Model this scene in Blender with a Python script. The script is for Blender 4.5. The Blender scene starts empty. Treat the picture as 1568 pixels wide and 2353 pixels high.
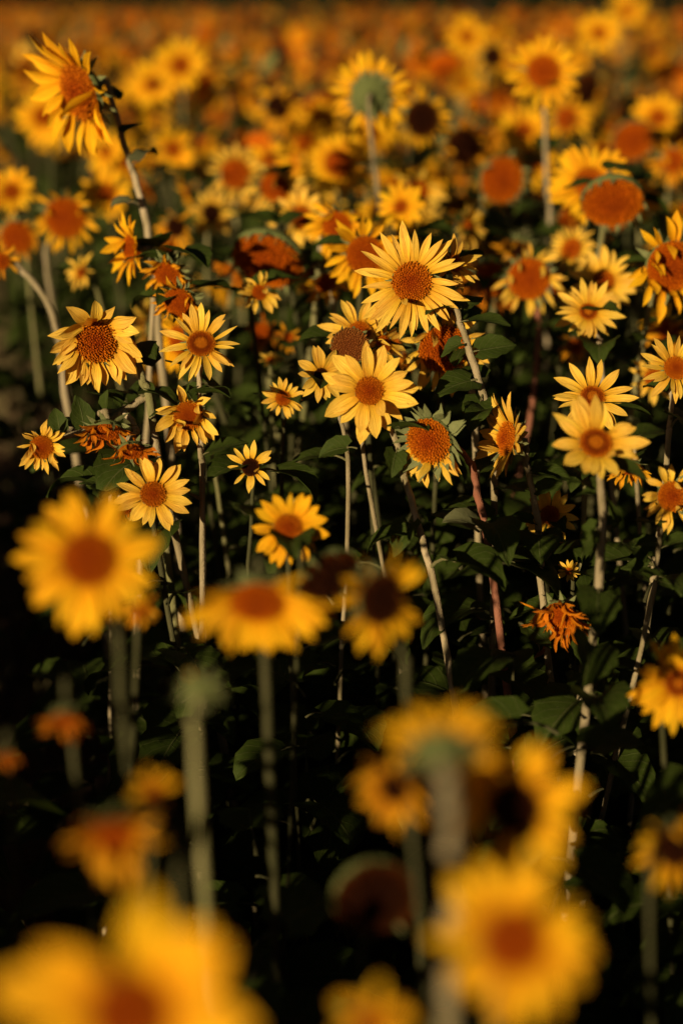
import bpy, math, random
import numpy as np
from mathutils import Vector, Matrix, Quaternion
from math import sin, cos, pi, radians, sqrt, exp

random.seed(11)
np.random.seed(11)
scn = bpy.context.scene
COL = scn.collection

# ------------------------------------------------------------------ camera
W_PX, H_PX = 1568.0, 2352.0            # picture units used for laying the field out
LENS = 50.0
F_PX = H_PX / 36.0 * LENS
CAM_H = 1.75
PITCH = radians(19.85)                  # below the horizontal
ROLL = radians(0.5)
FOCUS = 2.3
cam_data = bpy.data.cameras.new('camera')
cam_data.sensor_fit = 'VERTICAL'
cam_data.sensor_height = 36.0
cam_data.sensor_width = 24.0
cam_data.lens = LENS
cam_data.clip_start = 0.05
cam_data.clip_end = 900.0
cam_data.dof.use_dof = True
cam_data.dof.focus_distance = FOCUS
cam_data.dof.aperture_fstop = 1.15
cam = bpy.data.objects.new('camera', cam_data)
COL.objects.link(cam)
CAM = Vector((0, 0, CAM_H))
fwd = Vector((0, cos(PITCH), -sin(PITCH)))
rgt = Vector((1, 0, 0))
upv = rgt.cross(fwd)
qr = Quaternion(fwd, ROLL)
rgt = qr @ rgt
upv = qr @ upv
back = -fwd
cam.matrix_world = Matrix((
    (rgt.x, upv.x, back.x, CAM.x), (rgt.y, upv.y, back.y, CAM.y),
    (rgt.z, upv.z, back.z, CAM.z), (0, 0, 0, 1)))
scn.camera = cam

# ------------------------------------------------------------------ light
SUN_AZ, SUN_EL = radians(32), radians(12.5)     # behind the camera, to its left
to_sun = Vector((-sin(SUN_AZ) * cos(SUN_EL), -cos(SUN_AZ) * cos(SUN_EL), sin(SUN_EL)))
world = bpy.data.worlds.new('World')
scn.world = world
world.use_nodes = True
wn = world.node_tree.nodes
wl = world.node_tree.links
bg = wn['Background']
sky = wn.new('ShaderNodeTexSky')
sky.sky_type = 'NISHITA'
sky.sun_disc = False
sky.sun_elevation = SUN_EL
sky.sun_rotation = radians(180 + 32)
sky.dust_density = 2.0
wl.new(sky.outputs['Color'], bg.inputs['Color'])
bg.inputs['Strength'].default_value = 0.012
sd = bpy.data.lights.new('sun', 'SUN')
sd.energy = 5.0
sd.angle = radians(0.5)
sd.color = (1.0, 0.78, 0.52)
so = bpy.data.objects.new('sun', sd)
so.rotation_euler = (-to_sun).to_track_quat('-Z', 'Y').to_euler()
so.location = (-6, -6, 8)
COL.objects.link(so)

scn.view_settings.view_transform = 'Standard'
scn.view_settings.look = 'None'
scn.view_settings.exposure = 0.62
scn.view_settings.gamma = 1.0
scn.view_settings.use_curve_mapping = False
scn.render.engine = 'CYCLES'
scn.cycles.use_denoising = True
scn.cycles.max_bounces = 6
scn.cycles.transparent_max_bounces = 4


def at(px, py, d):
    """the point of the place seen at px, py at depth d along the view axis"""
    return CAM + rgt * ((px - W_PX / 2) / F_PX * d) - upv * ((py - H_PX / 2) / F_PX * d) + fwd * d


def to_px(p):
    v = p - CAM
    d = v.dot(fwd)
    if d < 0.05:
        return -9999, -9999, d
    return W_PX / 2 + v.dot(rgt) / d * F_PX, H_PX / 2 - v.dot(upv) / d * F_PX, d


# ------------------------------------------------------------------ materials
MATS = {}


def new_mat(name):
    m = bpy.data.materials.new(name)
    m.use_nodes = True
    nt = m.node_tree
    for n in list(nt.nodes):
        nt.nodes.remove(n)
    out = nt.nodes.new('ShaderNodeOutputMaterial')
    MATS[name] = m
    return m, nt, out


class NT:
    def __init__(self, nt):
        self.nt = nt

    def n(self, t, **kw):
        nd = self.nt.nodes.new(t)
        for k, v in kw.items():
            setattr(nd, k, v)
        return nd

    def l(self, a, b):
        self.nt.links.new(a, b)

    def math(self, op, a, b=None, c=None, clamp=False):
        nd = self.nt.nodes.new('ShaderNodeMath')
        nd.operation = op
        nd.use_clamp = clamp
        for i, x in enumerate((a, b, c)):
            if x is None:
                continue
            if hasattr(x, 'is_output'):
                self.l(x, nd.inputs[i])
            else:
                nd.inputs[i].default_value = x
        return nd.outputs[0]

    def mix(self, f, a, b, mode='MIX'):
        nd = self.nt.nodes.new('ShaderNodeMix')
        nd.data_type = 'RGBA'
        nd.blend_type = mode
        for s, x in ((nd.inputs[0], f), (nd.inputs[6], a), (nd.inputs[7], b)):
            if hasattr(x, 'is_output'):
                self.l(x, s)
            else:
                s.default_value = x if not isinstance(x, tuple) else (*x, 1.0)
        return nd.outputs[2]

    def ramp(self, f, stops):
        nd = self.nt.nodes.new('ShaderNodeValToRGB')
        cr = nd.color_ramp
        while len(cr.elements) < len(stops):
            cr.elements.new(0.5)
        for e, (p, c) in zip(cr.elements, stops):
            e.position = p
            e.color = (*c, 1.0)
        self.l(f, nd.inputs[0])
        return nd.outputs[0]

    def noise(self, vec, scale, detail=3.0, rough=0.55):
        nd = self.nt.nodes.new('ShaderNodeTexNoise')
        nd.inputs['Scale'].default_value = scale
        nd.inputs['Detail'].default_value = detail
        nd.inputs['Roughness'].default_value = rough
        if vec is not None:
            self.l(vec, nd.inputs['Vector'])
        return nd.outputs['Fac']

    def rnd(self):
        a = self.n('ShaderNodeObjectInfo').outputs['Random']
        b = self.n('ShaderNodeNewGeometry').outputs['Random Per Island']
        return self.math('FRACT', self.math('ADD', a, b))

    def mapping(self, vec, scale, loc=None):
        nd = self.n('ShaderNodeMapping')
        nd.inputs['Scale'].default_value = scale
        self.l(vec, nd.inputs['Vector'])
        if loc is not None:
            self.l(loc, nd.inputs['Location'])
        return nd.outputs[0]


def shade(g, out, col, rough, spec, bump=None, bump_s=0.3, bump_d=0.002, trans=None, trans_f=0.0, sheen=0.0):
    p = g.n('ShaderNodeBsdfPrincipled')
    if hasattr(col, 'is_output'):
        g.l(col, p.inputs['Base Color'])
    else:
        p.inputs['Base Color'].default_value = (*col, 1)
    p.inputs['Roughness'].default_value = rough
    p.inputs['Specular IOR Level'].default_value = spec
    if sheen:
        p.inputs['Sheen Weight'].default_value = sheen
        p.inputs['Sheen Roughness'].default_value = 0.5
    if bump is not None:
        b = g.n('ShaderNodeBump')
        b.inputs['Strength'].default_value = bump_s
        b.inputs['Distance'].default_value = bump_d
        g.l(bump, b.inputs['Height'])
        g.l(b.outputs[0], p.inputs['Normal'])
    if trans is not None:
        t = g.n('ShaderNodeBsdfTranslucent')
        if hasattr(trans, 'is_output'):
            g.l(trans, t.inputs['Color'])
        else:
            t.inputs['Color'].default_value = (*trans, 1)
        mx = g.n('ShaderNodeMixShader')
        mx.inputs[0].default_value = trans_f
        g.l(p.outputs[0], mx.inputs[1])
        g.l(t.outputs[0], mx.inputs[2])
        g.l(mx.outputs[0], out.inputs['Surface'])
    else:
        g.l(p.outputs[0], out.inputs['Surface'])


def petal_material(name, base, mid, tip, dry, dry_amt):
    m, nt, out = new_mat(name)
    g = NT(nt)
    uv = g.n('ShaderNodeUVMap').outputs[0]
    sep = g.n('ShaderNodeSeparateXYZ')
    g.l(uv, sep.inputs[0])
    v = sep.outputs['Y']
    r = g.rnd()
    off = g.n('ShaderNodeCombineXYZ')
    g.l(g.math('MULTIPLY', r, 37.0), off.inputs[0])
    g.l(g.math('MULTIPLY', r, 13.0), off.inputs[1])
    streak = g.noise(g.mapping(uv, (13, 1.3, 1), off.outputs[0]), 1.0, 3.0)
    blot = g.noise(g.mapping(uv, (2.6, 4.0, 1), off.outputs[0]), 1.0, 4.0, 0.65)
    c = g.ramp(v, [(0.0, base), (0.22, mid), (0.6, tip), (1.0, tip)])
    c = g.mix(g.math('MULTIPLY', g.math('SUBTRACT', streak, 0.42, clamp=True), 2.2), c, tuple(x * 0.60 for x in mid))
    ua = g.math('ABSOLUTE', g.math('SUBTRACT', sep.outputs['X'], 0.5))
    ln = g.math('SUBTRACT', 1.0, g.math('MULTIPLY', g.math('ABSOLUTE', g.math('SUBTRACT', ua, 0.17)), 24.0), clamp=True)
    c = g.mix(g.math('MULTIPLY', ln, 0.30), c, tuple(x * 0.6 for x in base))
    rim = g.math('POWER', g.math('ABSOLUTE', g.math('SUBTRACT', v, 0.0)), 3.0)
    f = g.math('MULTIPLY', g.math('MULTIPLY', g.math('SUBTRACT', blot, 0.46, clamp=True), 5.0, clamp=True),
               g.math('ADD', g.math('MULTIPLY', rim, dry_amt), dry_amt * 0.18))
    c = g.mix(f, c, dry)
    hs = g.n('ShaderNodeHueSaturation')
    g.l(g.math('ADD', g.math('MULTIPLY', r, 0.014), 0.492), hs.inputs['Hue'])
    g.l(g.math('ADD', g.math('MULTIPLY', g.math('FRACT', g.math('MULTIPLY', r, 7.31)), 0.20), 0.86), hs.inputs['Value'])
    hs.inputs['Saturation'].default_value = 1.0
    g.l(c, hs.inputs['Color'])
    c = hs.outputs[0]
    tr = g.mix(1.0, c, (1.0, 0.62, 0.35), 'MULTIPLY')
    shade(g, out, c, 0.6, 0.05, streak, 0.6, 0.005, tr, 0.30)
    return m


petal_material('petal_fresh', (0.58, 0.25, 0.009), (0.80, 0.465, 0.032), (0.87, 0.565, 0.078), (0.35, 0.12, 0.01), 0.28)
petal_material('petal_gold', (0.54, 0.18, 0.003), (0.80, 0.38, 0.006), (0.86, 0.465, 0.011), (0.35, 0.12, 0.01), 0.25)
petal_material('petal_wilted', (0.45, 0.14, 0.004), (0.68, 0.285, 0.007), (0.78, 0.37, 0.013), (0.24, 0.075, 0.012), 0.75)
petal_material('petal_dried', (0.34, 0.075, 0.003), (0.54, 0.155, 0.004), (0.62, 0.21, 0.007), (0.19, 0.055, 0.01), 0.9)


def floret_material(name, stops, rough=0.75):
    m, nt, out = new_mat(name)
    g = NT(nt)
    a = g.n('ShaderNodeAttribute')
    a.attribute_name = 'rad'
    ge = g.n('ShaderNodeNewGeometry').outputs['Random Per Island']
    tc = g.n('ShaderNodeTexCoord').outputs['Object']
    nz = g.noise(tc, 260.0, 2.0)
    f = g.math('ADD', a.outputs['Fac'], g.math('MULTIPLY', g.math('SUBTRACT', nz, 0.5), 0.10))
    c = g.ramp(f, stops)
    c = g.mix(g.math('MULTIPLY', ge, 0.5), c, g.mix(1.0, c, (0.5, 0.38, 0.25), 'MULTIPLY'))
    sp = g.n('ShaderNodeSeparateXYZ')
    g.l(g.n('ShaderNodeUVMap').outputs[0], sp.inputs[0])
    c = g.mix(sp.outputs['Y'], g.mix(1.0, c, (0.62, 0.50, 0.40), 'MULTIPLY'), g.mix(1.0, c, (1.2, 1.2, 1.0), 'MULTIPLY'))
    shade(g, out, c, rough, 0.03, nz, 0.6, 0.003)
    return m


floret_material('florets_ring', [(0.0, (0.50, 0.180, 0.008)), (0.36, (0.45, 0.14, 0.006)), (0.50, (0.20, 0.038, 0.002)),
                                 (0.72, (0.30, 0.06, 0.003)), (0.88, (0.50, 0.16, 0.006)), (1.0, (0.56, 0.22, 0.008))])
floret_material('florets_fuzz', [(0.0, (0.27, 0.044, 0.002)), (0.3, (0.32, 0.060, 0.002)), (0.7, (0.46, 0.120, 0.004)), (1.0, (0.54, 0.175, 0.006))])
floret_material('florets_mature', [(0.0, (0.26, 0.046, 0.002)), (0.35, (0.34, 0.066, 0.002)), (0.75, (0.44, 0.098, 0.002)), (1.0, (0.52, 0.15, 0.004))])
floret_material('florets_dark', [(0.0, (0.018, 0.005, 0.002)), (0.7, (0.032, 0.009, 0.002)), (1.0, (0.10, 0.026, 0.003))])  # brown disk darkened further, the shadow on these heads put into the colour
floret_material('florets_seed', [(0.0, (0.16, 0.050, 0.012)), (0.5, (0.20, 0.068, 0.015)), (1.0, (0.24, 0.09, 0.02))])


def stem_material(name, a, b):
    m, nt, out = new_mat(name)
    g = NT(nt)
    tc = g.n('ShaderNodeTexCoord').outputs['Object']
    r = g.rnd()
    nz = g.noise(g.mapping(tc, (60, 60, 9)), 1.0, 4.0)
    fine = g.noise(tc, 420.0, 2.0)
    c = g.mix(g.math('MULTIPLY', g.math('SUBTRACT', nz, 0.28, clamp=True), 2.2, clamp=True), a, b)
    c = g.mix(g.math('MULTIPLY', r, 0.5), c, tuple(x * 0.55 for x in a))
    shade(g, out, c, 0.85, 0.03, fine, 0.8, 0.003)


stem_material('stem_pale', (0.15, 0.125, 0.055), (0.40, 0.32, 0.19))
stem_material('stem_green', (0.13, 0.13, 0.045), (0.25, 0.22, 0.10))
stem_material('stem_shaded', (0.034, 0.036, 0.013), (0.078, 0.072, 0.032))  # stem colour darkened: the shade between the plants is painted in
stem_material('stem_red', (0.20, 0.075, 0.04), (0.28, 0.13, 0.075))


def leaf_material(name, a, b, vein, trans, tf):
    m, nt, out = new_mat(name)
    g = NT(nt)
    uv = g.n('ShaderNodeUVMap').outputs[0]
    sep = g.n('ShaderNodeSeparateXYZ')
    g.l(uv, sep.inputs[0])
    u = g.math('ABSOLUTE', g.math('SUBTRACT', sep.outputs['X'], 0.5))
    v = sep.outputs['Y']
    tc = g.n('ShaderNodeTexCoord').outputs['Object']
    r = g.rnd()
    off = g.n('ShaderNodeCombineXYZ')
    g.l(g.math('MULTIPLY', r, 31.0), off.inputs[0])
    nz = g.noise(g.mapping(uv, (4, 5, 1), off.outputs[0]), 1.0, 4.0)
    c = g.mix(nz, a, b)
    # midrib and slanting side veins
    mid = g.math('SUBTRACT', 1.0, g.math('MULTIPLY', u, 38.0), clamp=True)
    ph = g.math('FRACT', g.math('SUBTRACT', g.math('MULTIPLY', v, 6.0), g.math('MULTIPLY', u, 5.0)))
    side = g.math('SUBTRACT', 1.0, g.math('MULTIPLY', g.math('ABSOLUTE', g.math('SUBTRACT', ph, 0.5)), 13.0), clamp=True)
    vn = g.math('MAXIMUM', mid, g.math('MULTIPLY', side, 0.5))
    c = g.mix(g.math('MULTIPLY', vn, 0.55), c, vein)
    # pale dust specks
    spk = g.noise(g.mapping(uv, (60, 80, 1), off.outputs[0]), 1.0, 1.0)
    c = g.mix(g.math('MULTIPLY', g.math('SUBTRACT', spk, 0.68, clamp=True), 5.0, clamp=True), c, (0.22, 0.20, 0.12))
    h = g.math('ADD', g.math('MULTIPLY', vn, -0.6), nz)
    shade(g, out, c, 0.65, 0.08, h, 0.5, 0.004, trans, tf)


leaf_material('leaf_green', (0.018, 0.031, 0.003), (0.036, 0.052, 0.007), (0.11, 0.115, 0.04), (0.05, 0.08, 0.004), 0.18)
leaf_material('leaf_dull', (0.05, 0.055, 0.022), (0.085, 0.085, 0.035), (0.15, 0.14, 0.07), (0.06, 0.07, 0.012), 0.15)
leaf_material('leaf_dry', (0.16, 0.06, 0.022), (0.26, 0.11, 0.045), (0.30, 0.15, 0.08), (0.2, 0.07, 0.02), 0.2)
leaf_material('bract_green', (0.10, 0.12, 0.038), (0.20, 0.21, 0.08), (0.26, 0.25, 0.12), (0.10, 0.13, 0.02), 0.2)


def plain_green(name, a, b):
    m, nt, out = new_mat(name)
    g = NT(nt)
    tc = g.n('ShaderNodeTexCoord').outputs['Object']
    nz = g.noise(tc, 90.0, 4.0)
    c = g.mix(nz, a, b)
    shade(g, out, c, 0.8, 0.05, nz, 0.6, 0.004)


plain_green('receptacle_green', (0.065, 0.085, 0.022), (0.13, 0.14, 0.045))


def soil_material():
    m, nt, out = new_mat('soil')
    g = NT(nt)
    tc = g.n('ShaderNodeTexCoord').outputs['Object']
    big = g.noise(tc, 1.3, 5.0)
    clod = g.noise(tc, 22.0, 6.0, 0.7)
    straw = g.noise(g.mapping(tc, (14, 90, 30)), 1.0, 3.0)
    c = g.ramp(clod, [(0.25, (0.07, 0.036, 0.02)), (0.5, (0.13, 0.068, 0.038)), (0.75, (0.20, 0.115, 0.065))])
    c = g.mix(g.math('MULTIPLY', g.math('SUBTRACT', straw, 0.56, clamp=True), 5.0, clamp=True), c, (0.26, 0.17, 0.09))
    c = g.mix(g.math('MULTIPLY', g.math('SUBTRACT', big, 0.5, clamp=True), 2.5, clamp=True), c, (0.06, 0.06, 0.022))
    shade(g, out, c, 0.95, 0.05, clod, 1.0, 0.03)


soil_material()
plain_green('grass_blade', (0.07, 0.075, 0.025), (0.20, 0.15, 0.07))
plain_green('bark', (0.05, 0.035, 0.022), (0.10, 0.075, 0.05))
leaf_material('tree_leaf', (0.006, 0.010, 0.003), (0.012, 0.017, 0.005), (0.015, 0.02, 0.006), (0.01, 0.015, 0.002), 0.1)

# ------------------------------------------------------------------ mesh building
class MB:
    """collects vertices, faces, per-vertex uv and radius, per-face material slot"""

    def __init__(self):
        self.v, self.f, self.uv, self.rad, self.mi = [], [], [], [], []

    def add(self, v, f, uv=None, rad=None, mi=0):
        o = len(self.v)
        self.v.extend([tuple(x) for x in v])
        self.f.extend([tuple(i + o for i in q) for q in f])
        self.uv.extend(uv if uv is not None else [(0.5, 0.5)] * len(v))
        self.rad.extend(rad if rad is not None else [0.0] * len(v))
        self.mi.extend([mi] * len(f) if isinstance(mi, int) else mi)

    def join(self, other, mat, mi=None):
        vs = [mat @ Vector(p) for p in other.v]
        self.add(vs, other.f, list(other.uv), list(other.rad), other.mi if mi is None else mi)

    def build(self, name, mats, smooth=True):
        me = bpy.data.meshes.new(name)
        me.from_pydata(self.v, [], self.f)
        for m in mats:
            me.materials.append(MATS[m])
        n = len(me.loops)
        li = np.zeros(n, dtype=np.int32)
        me.loops.foreach_get('vertex_index', li)
        uvl = me.uv_layers.new(name='UVMap')
        uva = np.array(self.uv, dtype=np.float32)[li]
        uvl.data.foreach_set('uv', uva.ravel())
        at_ = me.attributes.new('rad', 'FLOAT', 'POINT')
        at_.data.foreach_set('value', np.array(self.rad, dtype=np.float32))
        me.polygons.foreach_set('material_index', np.array(self.mi, dtype=np.int32))
        me.polygons.foreach_set('use_smooth', np.full(len(self.f), smooth))
        me.update()
        return me


def grid_faces(nr, nc):
    f = []
    for i in range(nr - 1):
        for j in range(nc - 1):
            a = i * nc + j
            f.append((a, a + 1, a + nc + 1, a + nc))
    return f


def link(name, data, parent=None, mat=None):
    o = bpy.data.objects.new(name, data)
    COL.objects.link(o)
    if parent is not None:
        o.parent = parent
    if mat is not None:
        o.matrix_local = mat
    return o


def frame(x, zhint, loc, s=(1, 1, 1)):
    """matrix with local x along x, local z as near zhint as it can be"""
    x = x.normalized()
    y = zhint.cross(x)
    if y.length < 1e-5:
        y = Vector((0, 0, 1)).cross(x)
        if y.length < 1e-5:
            y = Vector((0, 1, 0))
    y.normalize()
    z = x.cross(y)
    return Matrix(((x.x * s[0], y.x * s[1], z.x * s[2], loc[0]), (x.y * s[0], y.y * s[1], z.y * s[2], loc[1]),
                   (x.z * s[0], y.z * s[1], z.z * s[2], loc[2]), (0, 0, 0, 1)))


# ---- petals: unit length along x, z is the upper side
def petal_shape(rs, wilt=0.0, rows=8, cols=5, blunt=0.0):
    mb = MB()
    W = rs.uniform(0.125, 0.155)
    recurve = rs.uniform(-0.10, 0.06) - wilt * rs.uniform(0.0, 0.25)
    cup = rs.uniform(0.10, 0.45) * (1 + wilt * 2.0)
    bend = rs.uniform(-0.06, 0.06) * (1 + 2 * wilt)
    twist = rs.uniform(-0.25, 0.25) + wilt * rs.uniform(-1.7, 1.7)
    wav = wilt * rs.uniform(0.02, 0.06)
    ph = rs.uniform(0, 6)
    tipcurl = rs.uniform(-0.10, 0.05) + wilt * rs.uniform(-0.35, 0.35)
    peak = rs.uniform(0.42, 0.58)
    V, UV = [], []
    for i in range(rows):
        v = i / (rows - 1)
        if v < peak:
            w = 0.42 + 0.58 * sin(v / peak * pi / 2)
        else:
            t = (v - peak) / (1 - peak)
            w = max(0.0, 1 - t ** (1.75 + blunt)) ** 0.9
        w = max(w, 0.02) * W * (1 - 0.25 * wilt)
        w *= 1 + wilt * 0.25 * sin(9 * v + ph)
        zc = recurve * v * v + tipcurl * max(0, v - 0.72) ** 1.5 * 2.2 + wav * sin(7 * v + ph)
        yc = bend * v * v + wav * cos(6 * v + ph)
        tw = twist * v
        for j in range(cols):
            u = j / (cols - 1) * 2 - 1
            yy = u * w
            zz = cup * w * (u * u) - 0.10 * w * cos(u * pi * 2.0) * (1 - 0.3 * v)
            y2 = yy * cos(tw) - zz * sin(tw)
            z2 = yy * sin(tw) + zz * cos(tw)
            xx = v - wilt * 0.10 * v * v
            V.append((xx, y2 + yc, z2 + zc))
            UV.append((u * 0.5 + 0.5, v))
    mb.add(V, grid_faces(rows, cols), UV)
    return mb


rs = random.Random(5)
PET_F = [petal_shape(rs, 0.0, blunt=rs.uniform(0, 0.9)) for _ in range(10)]
PET_S = [petal_shape(rs, 0.30) for _ in range(6)]
PET_W = [petal_shape(rs, 0.75, rows=9) for _ in range(8)]
PET_C = [petal_shape(rs, 1.25, rows=9) for _ in range(7)]
MESH_PET = {k: [p.build('petal', [mt]) for p in lst] for k, lst, mt in (
    ('F', PET_F, 'petal_fresh'), ('S', PET_S, 'petal_fresh'), ('G', PET_F, 'petal_gold'), ('H', PET_S, 'petal_gold'), ('W', PET_W, 'petal_wilted'), ('C', PET_C, 'petal_dried'))}
SHAPE_PET = {'F': PET_F, 'S': PET_S, 'G': PET_F, 'H': PET_S, 'W': PET_W, 'C': PET_C}
PET_MAT = {'F': 'petal_fresh', 'S': 'petal_fresh', 'G': 'petal_gold', 'H': 'petal_gold', 'W': 'petal_wilted', 'C': 'petal_dried'}


# ---- bracts: pointed green leaflets behind the head, unit length along x
def bract_shape(rs):
    mb = MB()
    W = rs.uniform(0.17, 0.23)
    bendz = rs.uniform(-0.35, 0.1)
    tw = rs.uniform(-0.5, 0.5)
    V, UV = [], []
    for i in range(6):
        v = i / 5
        w = W * (0.7 + 0.3 * sin(min(v / 0.3, 1) * pi / 2)) * max(0.03, 1 - v ** 1.25)
        for j in range(3):
            u = j - 1
            V.append((v, u * w * cos(tw * v), bendz * v * v + 0.25 * w * abs(u) + u * w * sin(tw * v)))
            UV.append((u * 0.5 + 0.5, v))
    mb.add(V, grid_faces(6, 3), UV)
    return mb


BRACT = [bract_shape(rs) for _ in range(5)]
MESH_BRACT = [b.build('bract', ['bract_green']) for b in BRACT]


# ---- receptacle: the green back of a head, unit disk radius, z forward, the disk plane at z = 0
def lathe(prof, n, rad=False):
    V, F, R = [], [], []
    for (r, z) in prof:
        for k in range(n):
            a = 2 * pi * k / n
            V.append((r * cos(a), r * sin(a), z))
            R.append(r)
    for i in range(len(prof) - 1):
        for k in range(n):
            F.append((i * n + k, i * n + (k + 1) % n, (i + 1) * n + (k + 1) % n, (i + 1) * n + k))
    return V, F, R


REC = MB()
v_, f_, r_ = lathe([(0.90, 0.05), (1.03, 0.0), (1.04, -0.12), (0.95, -0.28), (0.72, -0.43), (0.42, -0.54), (0.22, -0.66), (0.16, -0.85)], 18)
REC.add(v_, f_)
MESH_REC = REC.build('flower_head', ['receptacle_green'])


# ---- disk of florets, unit radius
def disk_shape(rs, n, dome, spike, hollow=0.0, low=False):
    mb = MB()
    prof = []
    for i in range(7):
        r = i / 6
        z = dome * (1 - r * r) + hollow * exp(-(r / 0.42) ** 2) + 0.03
        prof.append((max(r, 0.02) * 0.98, z))
    V, F, R = lathe(prof, 20)
    F.append(tuple(range(20))[::-1])
    mb.add(V, F, [(.5, 0.0)] * len(V), R)
    for k in range(n):
        r = sqrt((k + 0.5) / n) * 0.985
        a = k * 2.39996323 + rs.gauss(0, 0.22) / sqrt(n) / max(r, .15)
        r = min(0.985, max(0.0, r + rs.gauss(0, 0.20) / sqrt(n)))
        z = dome * (1 - r * r) + hollow * exp(-(r / 0.42) ** 2) + 0.02
        s = (0.85 if low else 0.95) / sqrt(n) * rs.uniform(0.75, 1.1)
        h = spike * rs.uniform(0.55, 1.35) * (0.45 + 0.55 * min(1, r * 1.6))
        nx = cos(a) * r * (dome * 1.6 + 0.12) + rs.uniform(-.15, .15)
        ny = sin(a) * r * (dome * 1.6 + 0.12) + rs.uniform(-.15, .15)
        cx, cy = r * cos(a), r * sin(a)
        base = []
        ro = rs.uniform(0, 6)
        for q in range(4):
            base.append((cx + s * cos(ro + q * pi / 2), cy + s * sin(ro + q * pi / 2), z))
        tx, ty, tz = cx + nx * h, cy + ny * h, z + h
        top = [(tx + s * 0.55 * cos(ro + q * pi / 2), ty + s * 0.55 * sin(ro + q * pi / 2), tz + rs.uniform(-.2, .2) * h) for q in range(4)]
        mb.add(base + top, [(0, 1, 5, 4), (1, 2, 6, 5), (2, 3, 7, 6), (3, 0, 4, 7), (4, 5, 6, 7)], [(.5, 0.0)] * 4 + [(.5, 1.0)] * 4, [r] * 8)
    return mb


DISK = {
    'ring': disk_shape(rs, 300, 0.16, 0.10),
    'fuzz': disk_shape(rs, 240, 0.22, 0.12),
    'mature': disk_shape(rs, 300, 0.28, 0.08),
    'dark': disk_shape(rs, 260, 0.26, 0.12),
    'seed': disk_shape(rs, 240, 0.10, 0.10),
}
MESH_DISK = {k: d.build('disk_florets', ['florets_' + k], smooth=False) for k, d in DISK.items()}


# ---- leaves: petiole + heart-shaped blade, unit blade length, growing along x from the stem
def leaf_shape(rs, droop=0.9, pet=0.45):
    mb = MB()
    # petiole
    pts = []
    a0 = rs.uniform(0.5, 0.9)
    for i in range(5):
        t = i / 4
        pts.append((pet * t, 0.0, pet * (a0 * t - 0.75 * a0 * t * t)))
    V, F = tube([Vector(p) for p in pts], [0.032, 0.028, 0.024, 0.02, 0.018], 5)
    mb.add(V, F, [(0.5, 0.02)] * len(V), None, 1)
    # blade
    x, z = pts[-1][0], pts[-1][2]
    ang = rs.uniform(-0.05, 0.25)
    rows, cols = 9, 7
    side = rs.uniform(-0.15, 0.15)
    fold = rs.uniform(0.18, 0.5)
    wave = rs.uniform(0.02, 0.06)
    ph = rs.uniform(0, 6)
    roll = rs.uniform(-0.5, 0.5)
    V, UV = [], []
    W = rs.uniform(0.36, 0.46)
    for i in range(rows):
        v = i / (rows - 1)
        if i:
            st = 1.0 / (rows - 1)
            ang -= droop * st * (0.6 + 0.8 * v)
            x += cos(ang) * st
            z += sin(ang) * st
        w = W * (max(0.0, sin(pi * min(1.0, (v * 0.97 + 0.03)) ** 0.56)) ** 0.85)
        w = max(w, 0.012)
        for j in range(cols):
            u = j / (cols - 1) * 2 - 1
            ser = 1 + 0.07 * (1 if (i + j) % 2 else -1) * (abs(u) > 0.9)
            bx = -0.17 * (abs(u) ** 1.5) * max(0, 1 - v * 2.2)
            rr = roll * v
            yy = u * w * ser
            zz = fold * abs(u) * w + wave * sin(6 * v + ph + 3 * u) * abs(u)
            y2 = yy * cos(rr) - zz * sin(rr)
            z2 = yy * sin(rr) + zz * cos(rr)
            V.append((x + bx - sin(ang) * z2, y2 + side * v * v, z + cos(ang) * z2))
            UV.append((u * 0.5 + 0.5, v))
    mb.add(V, grid_faces(rows, cols), UV, None, 0)
    return mb


def tube(pts, radii, sides, cap=False):
    V, F = [], []
    n = len(pts)
    t0 = (pts[1] - pts[0]).normalized()
    nrm = t0.orthogonal().normalized()
    for i, p in enumerate(pts):
        t = (pts[min(i + 1, n - 1)] - pts[max(i - 1, 0)]).normalized()
        nrm = (nrm - t * nrm.dot(t)).normalized()
        b = t.cross(nrm)
        for k in range(sides):
            a = 2 * pi * k / sides
            V.append(p + (nrm * cos(a) + b * sin(a)) * radii[i])
    for i in range(n - 1):
        for k in range(sides):
            F.append((i * sides + k, i * sides + (k + 1) % sides, (i + 1) * sides + (k + 1) % sides, (i + 1) * sides + k))
    if cap:
        F.append(tuple(range((n - 1) * sides, n * sides)))
    return V, F


LEAF = [leaf_shape(rs, rs.uniform(0.7, 1.6), rs.uniform(0.3, 0.55)) for _ in range(7)]
LEAF_FLAT = [leaf_shape(rs, rs.uniform(0.3, 0.6), rs.uniform(0.22, 0.35)) for _ in range(4)]
MESH_LEAF = [l.build('leaf', ['leaf_green', 'stem_green']) for l in LEAF]
MESH_LEAF_FLAT = [l.build('leaf', ['leaf_green', 'stem_green']) for l in LEAF_FLAT]
MESH_LEAF_DULL = [l.build('leaf', ['leaf_dull', 'stem_pale']) for l in LEAF]
MESH_LEAF_DRY = [leaf_shape(rs, 2.2, 0.4).build('leaf', ['leaf_dry', 'stem_pale']) for _ in range(2)]


def spline(pts, per=5):
    P = [pts[0] * 2 - pts[1]] + list(pts) + [pts[-1] * 2 - pts[-2]]
    out = []
    for i in range(1, len(P) - 2):
        p0, p1, p2, p3 = P[i - 1], P[i], P[i + 1], P[i + 2]
        for k in range(per):
            t = k / per
            out.append(0.5 * ((2 * p1) + (p2 - p0) * t + (2 * p0 - 5 * p1 + 4 * p2 - p3) * t * t + (3 * p1 - p0 - 3 * p2 + p3) * t ** 3))
    out.append(pts[-1].copy())
    return out


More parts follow.
